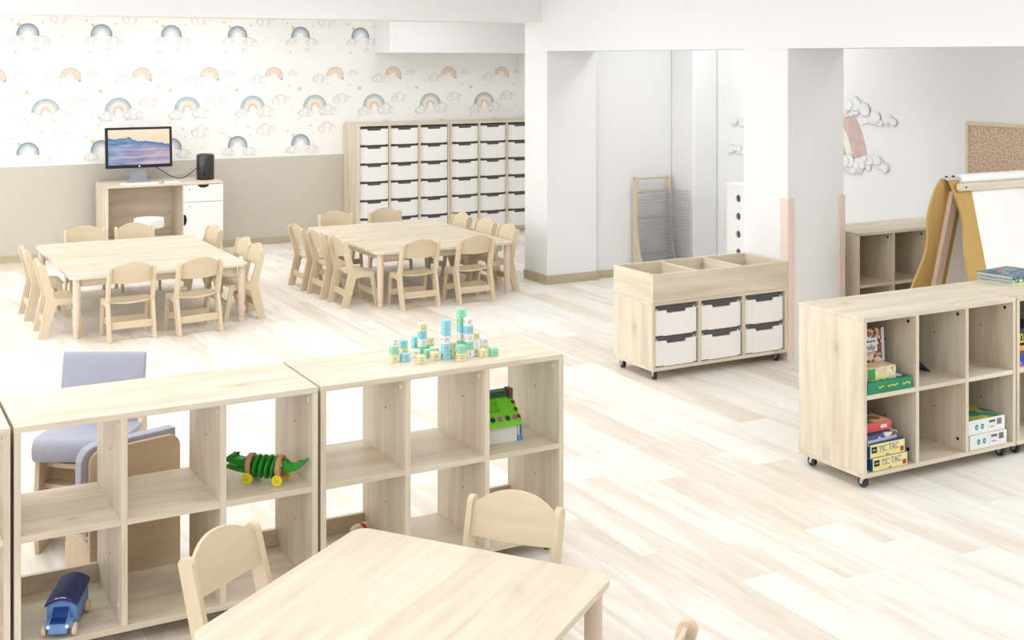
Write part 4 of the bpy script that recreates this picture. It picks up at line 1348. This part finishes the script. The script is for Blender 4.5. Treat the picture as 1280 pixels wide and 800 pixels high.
# cell 1, lower: two noughts-and-crosses boxes
navy = plain('blue card', (38, 88, 142), 0.45)
yel = plain('yellow card', (240, 228, 150), 0.45)
bl = plain('steel blue letters', (104, 128, 178), 0.5)
dkc = plain('near black print', (30, 34, 34), 0.5)
redp = plain('red print', (184, 66, 58), 0.5)
def tictac(label, x, y, z):
    g = thing('game_box', label, 'box', (x, y, z), 0, GB)
    w_, d_, h_ = 0.222, 0.222, 0.062
    MB().box(0, 0.001, 0, w_, d_, h_).build('carton', navy, g, bevel=0.001)
    MB().box(0.001, -0.0006, 0.001, w_ - 0.0005, 0.001, h_ - 0.0005).build('front_panel', yel, g)
    text('TIC TAC', 0.042, bl, g, (0.118, -0.0016, 0.036), (R(90), R(-2), 0), sx=0.8)
    MB().box(0.008, -0.0016, 0.022, 0.042, -0.0006, 0.05).build('emblem', dkc, g)
    MB().box(0.014, -0.0022, 0.033, 0.036, -0.0016, 0.039).build('lettering', plain('grey print', (170, 180, 176), 0.5), g)
    MB().box(0.192, -0.0016, 0.008, 0.214, -0.0006, 0.03).build('figure_print', redp, g)
    MB().box(0.196, -0.0016, 0.034, 0.206, -0.0006, 0.056).build('figure_print', plain('pale print', (236, 236, 240), 0.5), g)
    MB().box(0.10, -0.0016, 0.004, 0.118, -0.0006, 0.010).build('figure_print', bl, g)
    MB().box(-0.0008, 0.004, h_ - 0.008, 0.0, d_ - 0.004, h_ - 0.001).build('end_trim', plain('pale edging', (214, 220, 214), 0.5), g)
    return g
tictac('yellow and blue TIC TAC box, lower of the two, on the bottom shelf', xg + 0.042, YG + 0.006, ZB)
tictac('yellow and blue TIC TAC box, upper of the two', xg + 0.030, YG + 0.010, ZB + 0.0625)
g = box_thing('game_box', 'navy lidded box lying on the upper TIC TAC box', 'box', xg + 0.028, YG + 0.02, ZB + 0.126, 0.20, 0.19, 0.034,
              (plain('pale grey card', (190, 196, 208), 0.5), cover_material('navy print', [(44, 60, 110), (200, 204, 214), (52, 76, 130), (120, 60, 70), (222, 222, 226)], 24, 8)), rz=R(4), group=GB)
coral = plain('coral red card', (224, 96, 88), 0.45)
g = box_thing('game_box', 'coral red game box topmost in the TIC TAC pile', 'box', xg + 0.012, YG + 0.055, ZB + 0.163, 0.20, 0.19, 0.045,
              (coral, coral), rz=R(0), group=GB)
MB().box(0.006, 0.006, 0.045, 0.194, 0.184, 0.0458).build('lid_print', cover_material('red box lid print', [(232, 214, 150), (60, 130, 160), (226, 216, 160), (70, 140, 100), (200, 90, 80)], 20, 9), g)
MB().box(0.13, -0.001, 0.014, 0.17, 0.0, 0.03).build('lettering', plain('white print', (236, 232, 236), 0.5), g)
# cell 2, upper: thin dark frame leaning on the divider
pit = (LG - T) / 3
fr = thing('slate_tablet', 'thin slate blue board leaning on the divider in the upper middle cube', 'board', (XG + pit + T, YG + 0.175, ZM + 0.001), 0)
pts = [(0.262, 0.0), (0.268, 0.0), (0.008, 0.214), (0.003, 0.210)]
MB().prism(pts, 'y', 0.0, 0.2).build('panel', plain('slate blue board', (66, 84, 104), 0.35), fr)
off = Vector((0.214, 0.26)).normalized() * 0.0012
MB().prism([(0.2675 + off.x, 0.004 + off.y), (0.0105 + off.x, 0.2115 + off.y), (0.0105 + off.x * 0.5, 0.2115 + off.y * 0.5), (0.2675 + off.x * 0.5, 0.004 + off.y * 0.5)], 'y', 0.008, 0.192).build('face', plain('pale slate face', (140, 156, 170), 0.3), fr)
# cell 3, lower: two white jigsaw boxes
wcard = plain('white card', (236, 236, 236), 0.45)
tealp = plain('teal print', (40, 150, 136), 0.5)
def jig(label, x, y, z, topmat):
    g = thing('jigsaw_box', label, 'box', (x, y, z), 0, GB)
    w_, d_, h_ = 0.262, 0.24, 0.07
    MB().box(0, 0, 0, w_, d_, h_).build('carton', wcard, g, bevel=0.0015)
    MB().box(0.004, 0.004, h_, w_ - 0.004, d_ - 0.004, h_ + 0.0008).build('lid_print', topmat, g)
    for xx in (0.06, 0.10):
        b = MB(); b.T = Matrix.Translation((xx, 0, 0.035)) @ Matrix.Diagonal((1, 1, 1.25, 1)); b.cyl((0, -0.0012, 0), 0.011, 0.0012, 'y', 16)
        b.build('emblem', tealp, g)
        MB().box(xx - 0.003, -0.0018, 0.031, xx + 0.003, -0.0011, 0.038).build('emblem', wcard, g)
    MB().box(0.137, -0.0006, 0.002, 0.1385, 0.0, 0.068).build('crease', plain('pale grey line', (200, 204, 204), 0.5), g)
    for q in range(4):
        MB().box(0.15 + q * 0.011, -0.0008, 0.046, 0.15 + q * 0.011 + 0.008, 0.0, 0.058).build('lettering', inkd, g)
    MB().box(0.152, -0.0008, 0.022, 0.186, 0.0, 0.027).build('lettering', plain('grey print line', (150, 150, 156), 0.5), g)
    for q in range(7):
        MB().box(0.205 + q * 0.005, -0.0008, 0.03, 0.205 + q * 0.005 + (0.003 if q % 2 else 0.002), 0.0, 0.06).build('barcode', inkd, g)
    return g
xj = XG + 2 * pit + T
jt = cover_material('jigsaw picture', [(40, 130, 116), (190, 180, 90), (150, 170, 80), (60, 150, 140), (176, 60, 60), (120, 150, 70)], 16, 12)
jig('white jigsaw box lying on the bottom shelf under its twin', xj + 0.012, YG + 0.003, ZB, jt)
jig('white jigsaw box with a green picture lid, upper of the pair', xj + 0.004, YG + 0.008, ZB + 0.0712, jt)
# second unit, upper cell: three boxes
x2 = XG + LG + 0.008 + T
box_thing('game_box', 'royal blue box at the bottom of the pile in the far cube', 'box', x2 + 0.003, YG + 0.03, ZM, 0.26, 0.24, 0.058,
          (cover_material('royal print', [(34, 66, 170), (30, 60, 150), (200, 90, 110), (40, 80, 190), (60, 90, 190)], 50, 14), plain('royal blue card', (36, 70, 176), 0.4)), group=GB)
box_thing('game_box', 'orange-brown box in the middle of the far cube pile', 'box', x2 + 0.003, YG + 0.03, ZM + 0.059, 0.25, 0.24, 0.045,
          (plain('brown card', (120, 84, 52), 0.45), plain('orange card', (222, 168, 100), 0.45)), group=GB)
g = box_thing('game_box', 'black box with yellow lettering on top of the far cube pile', 'box', x2 + 0.003, YG + 0.03, ZM + 0.105, 0.25, 0.24, 0.085,
              (plain('black card', (30, 30, 40), 0.4), plain('black card lid', (34, 34, 46), 0.4)), group=GB)
text('m', 0.07, yl, g, (0.035, -0.0012, 0.05), rot_front())
MB().box(0.004, -0.001, 0.016, 0.07, 0.0, 0.024).build('lettering', yl, g)
# books on the top of the second unit
BG = 'books lying on the shelf top'
for i, (lab, cols_, dx, dy, h_) in enumerate((
        ('lowest book of the stack, with a lime edge', [(214, 212, 150), (190, 196, 120), (226, 224, 190)], 0.0, 0.0, 0.016),
        ('middle book of the stack, with a green and white spine', [(60, 140, 100), (210, 226, 220), (40, 100, 70), (190, 214, 210)], 0.006, 0.004, 0.02),
        ('topmost book of the stack, teal cover with an orange mark', [(64, 96, 112), (86, 124, 140), (50, 78, 98), (120, 150, 160)], -0.002, -0.003, 0.018))):
    z = 0.80 + (0.0, 0.0165, 0.037)[i]
    bk = thing('book', lab, 'book', (5.437 + dx, 4.418 + dy, z), R(8), BG)
    MB().box(0.0, 0.0, 0.0, 0.29, 0.21, 0.002).build('cover', plain('book board', cols_[0], 0.4), bk)
    MB().box(0.0, 0.0, h_ - 0.002, 0.29, 0.21, h_).build('cover', cover_material('book cover', cols_, 30, 20 + i), bk)
    MB().box(0.0, 0.0, 0.002, 0.29, 0.002, h_ - 0.002).build('spine', cover_material('book spine', cols_, 60, 30 + i), bk)
    MB().box(0.003, 0.002, 0.002, 0.288, 0.207, h_ - 0.002).build('pages', plain('paper edge', (206, 206, 208), 0.7, var=0.15, scale=200), bk)
    if i == 2:
        b = MB(); b.T = Matrix.Translation((0.10, 0.13, h_)) @ Matrix.Diagonal((1.6, 0.8, 1, 1)); b.cyl((0, 0, 0), 0.02, 0.0008, 'z', 18)
        b.build('cover_print', plain('orange print', (222, 110, 80), 0.5), bk)

# ------------------------------------------------------------------ light
world = bpy.data.worlds.new('World')
scene.world = world
world.use_nodes = True
bg = world.node_tree.nodes['Background']
bg.inputs[0].default_value = srgb((244, 247, 255))
bg.inputs[1].default_value = 1.02

def area(name, loc, rot, sx, sy, power, col=(1, 1, 1)):
    l = bpy.data.lights.new(name, 'AREA')
    l.shape = 'RECTANGLE'; l.size = sx; l.size_y = sy; l.energy = power; l.color = col
    o = bpy.data.objects.new(name, l)
    COL.objects.link(o)
    o.location = loc; o.rotation_euler = rot
    return o
# daylight through the window openings of the left wall
for y, p in ((0.6, 58), (4.0, 46), (7.8, 80), (11.2, 68)):
    area('window_daylight', (XL - 0.05, y, 1.45), (0, R(-90), 0), 2.1, 3.0, p, (0.95, 0.98, 1.0))
# ceiling panels, out of the frame above
for x in (0.2, 3.3):
    for y, p in ((1.5, 34), (4.6, 30), (7.7, 41), (11.3, 34 if x < 1 else 42)):
        area('ceiling_area_light', (x, y, ZC - 0.02), (0, 0, 0), 1.2, 1.2, p, (0.96, 0.985, 1.0))
area('ceiling_area_light', (5.6, 11.3, ZC - 0.02), (0, 0, 0), 1.2, 1.2, 22, (0.96, 0.985, 1.0))  # extra lamp added to brighten the rear dado
for y, p in ((2.8, 66), (8.2, 20)):  # lamps added to brighten the near pillar's front and the alcove
    area('ceiling_area_light', (6.6, y, ZC - 0.02), (0, 0, 0), 0.6, 0.9, p, (0.95, 0.98, 1.0))

# ------------------------------------------------------------------ camera
cam = bpy.data.cameras.new('Camera')
cam.sensor_fit = 'HORIZONTAL'; cam.sensor_width = 36.0
cam.lens = 1543.5 / 1280 * 36.0
cam.shift_x = 0.0
cam.shift_y = -(400 - 73.5) / 1280.0
cam.clip_start = 0.05
co = bpy.data.objects.new('Camera', cam)
COL.objects.link(co)
co.location = (0, 0, 2.0)
co.rotation_euler = (R(90), 0, -(PI / 2 - R(61.17)))
scene.camera = co

scene.view_settings.view_transform = 'Standard'
scene.view_settings.look = 'None'
scene.view_settings.exposure = -0.53
scene.view_settings.gamma = 1.0
scene.view_settings.use_curve_mapping = False
try:
    scene.cycles.use_denoising = True
    scene.cycles.max_bounces = 8
    scene.cycles.diffuse_bounces = 5
except Exception:
    pass
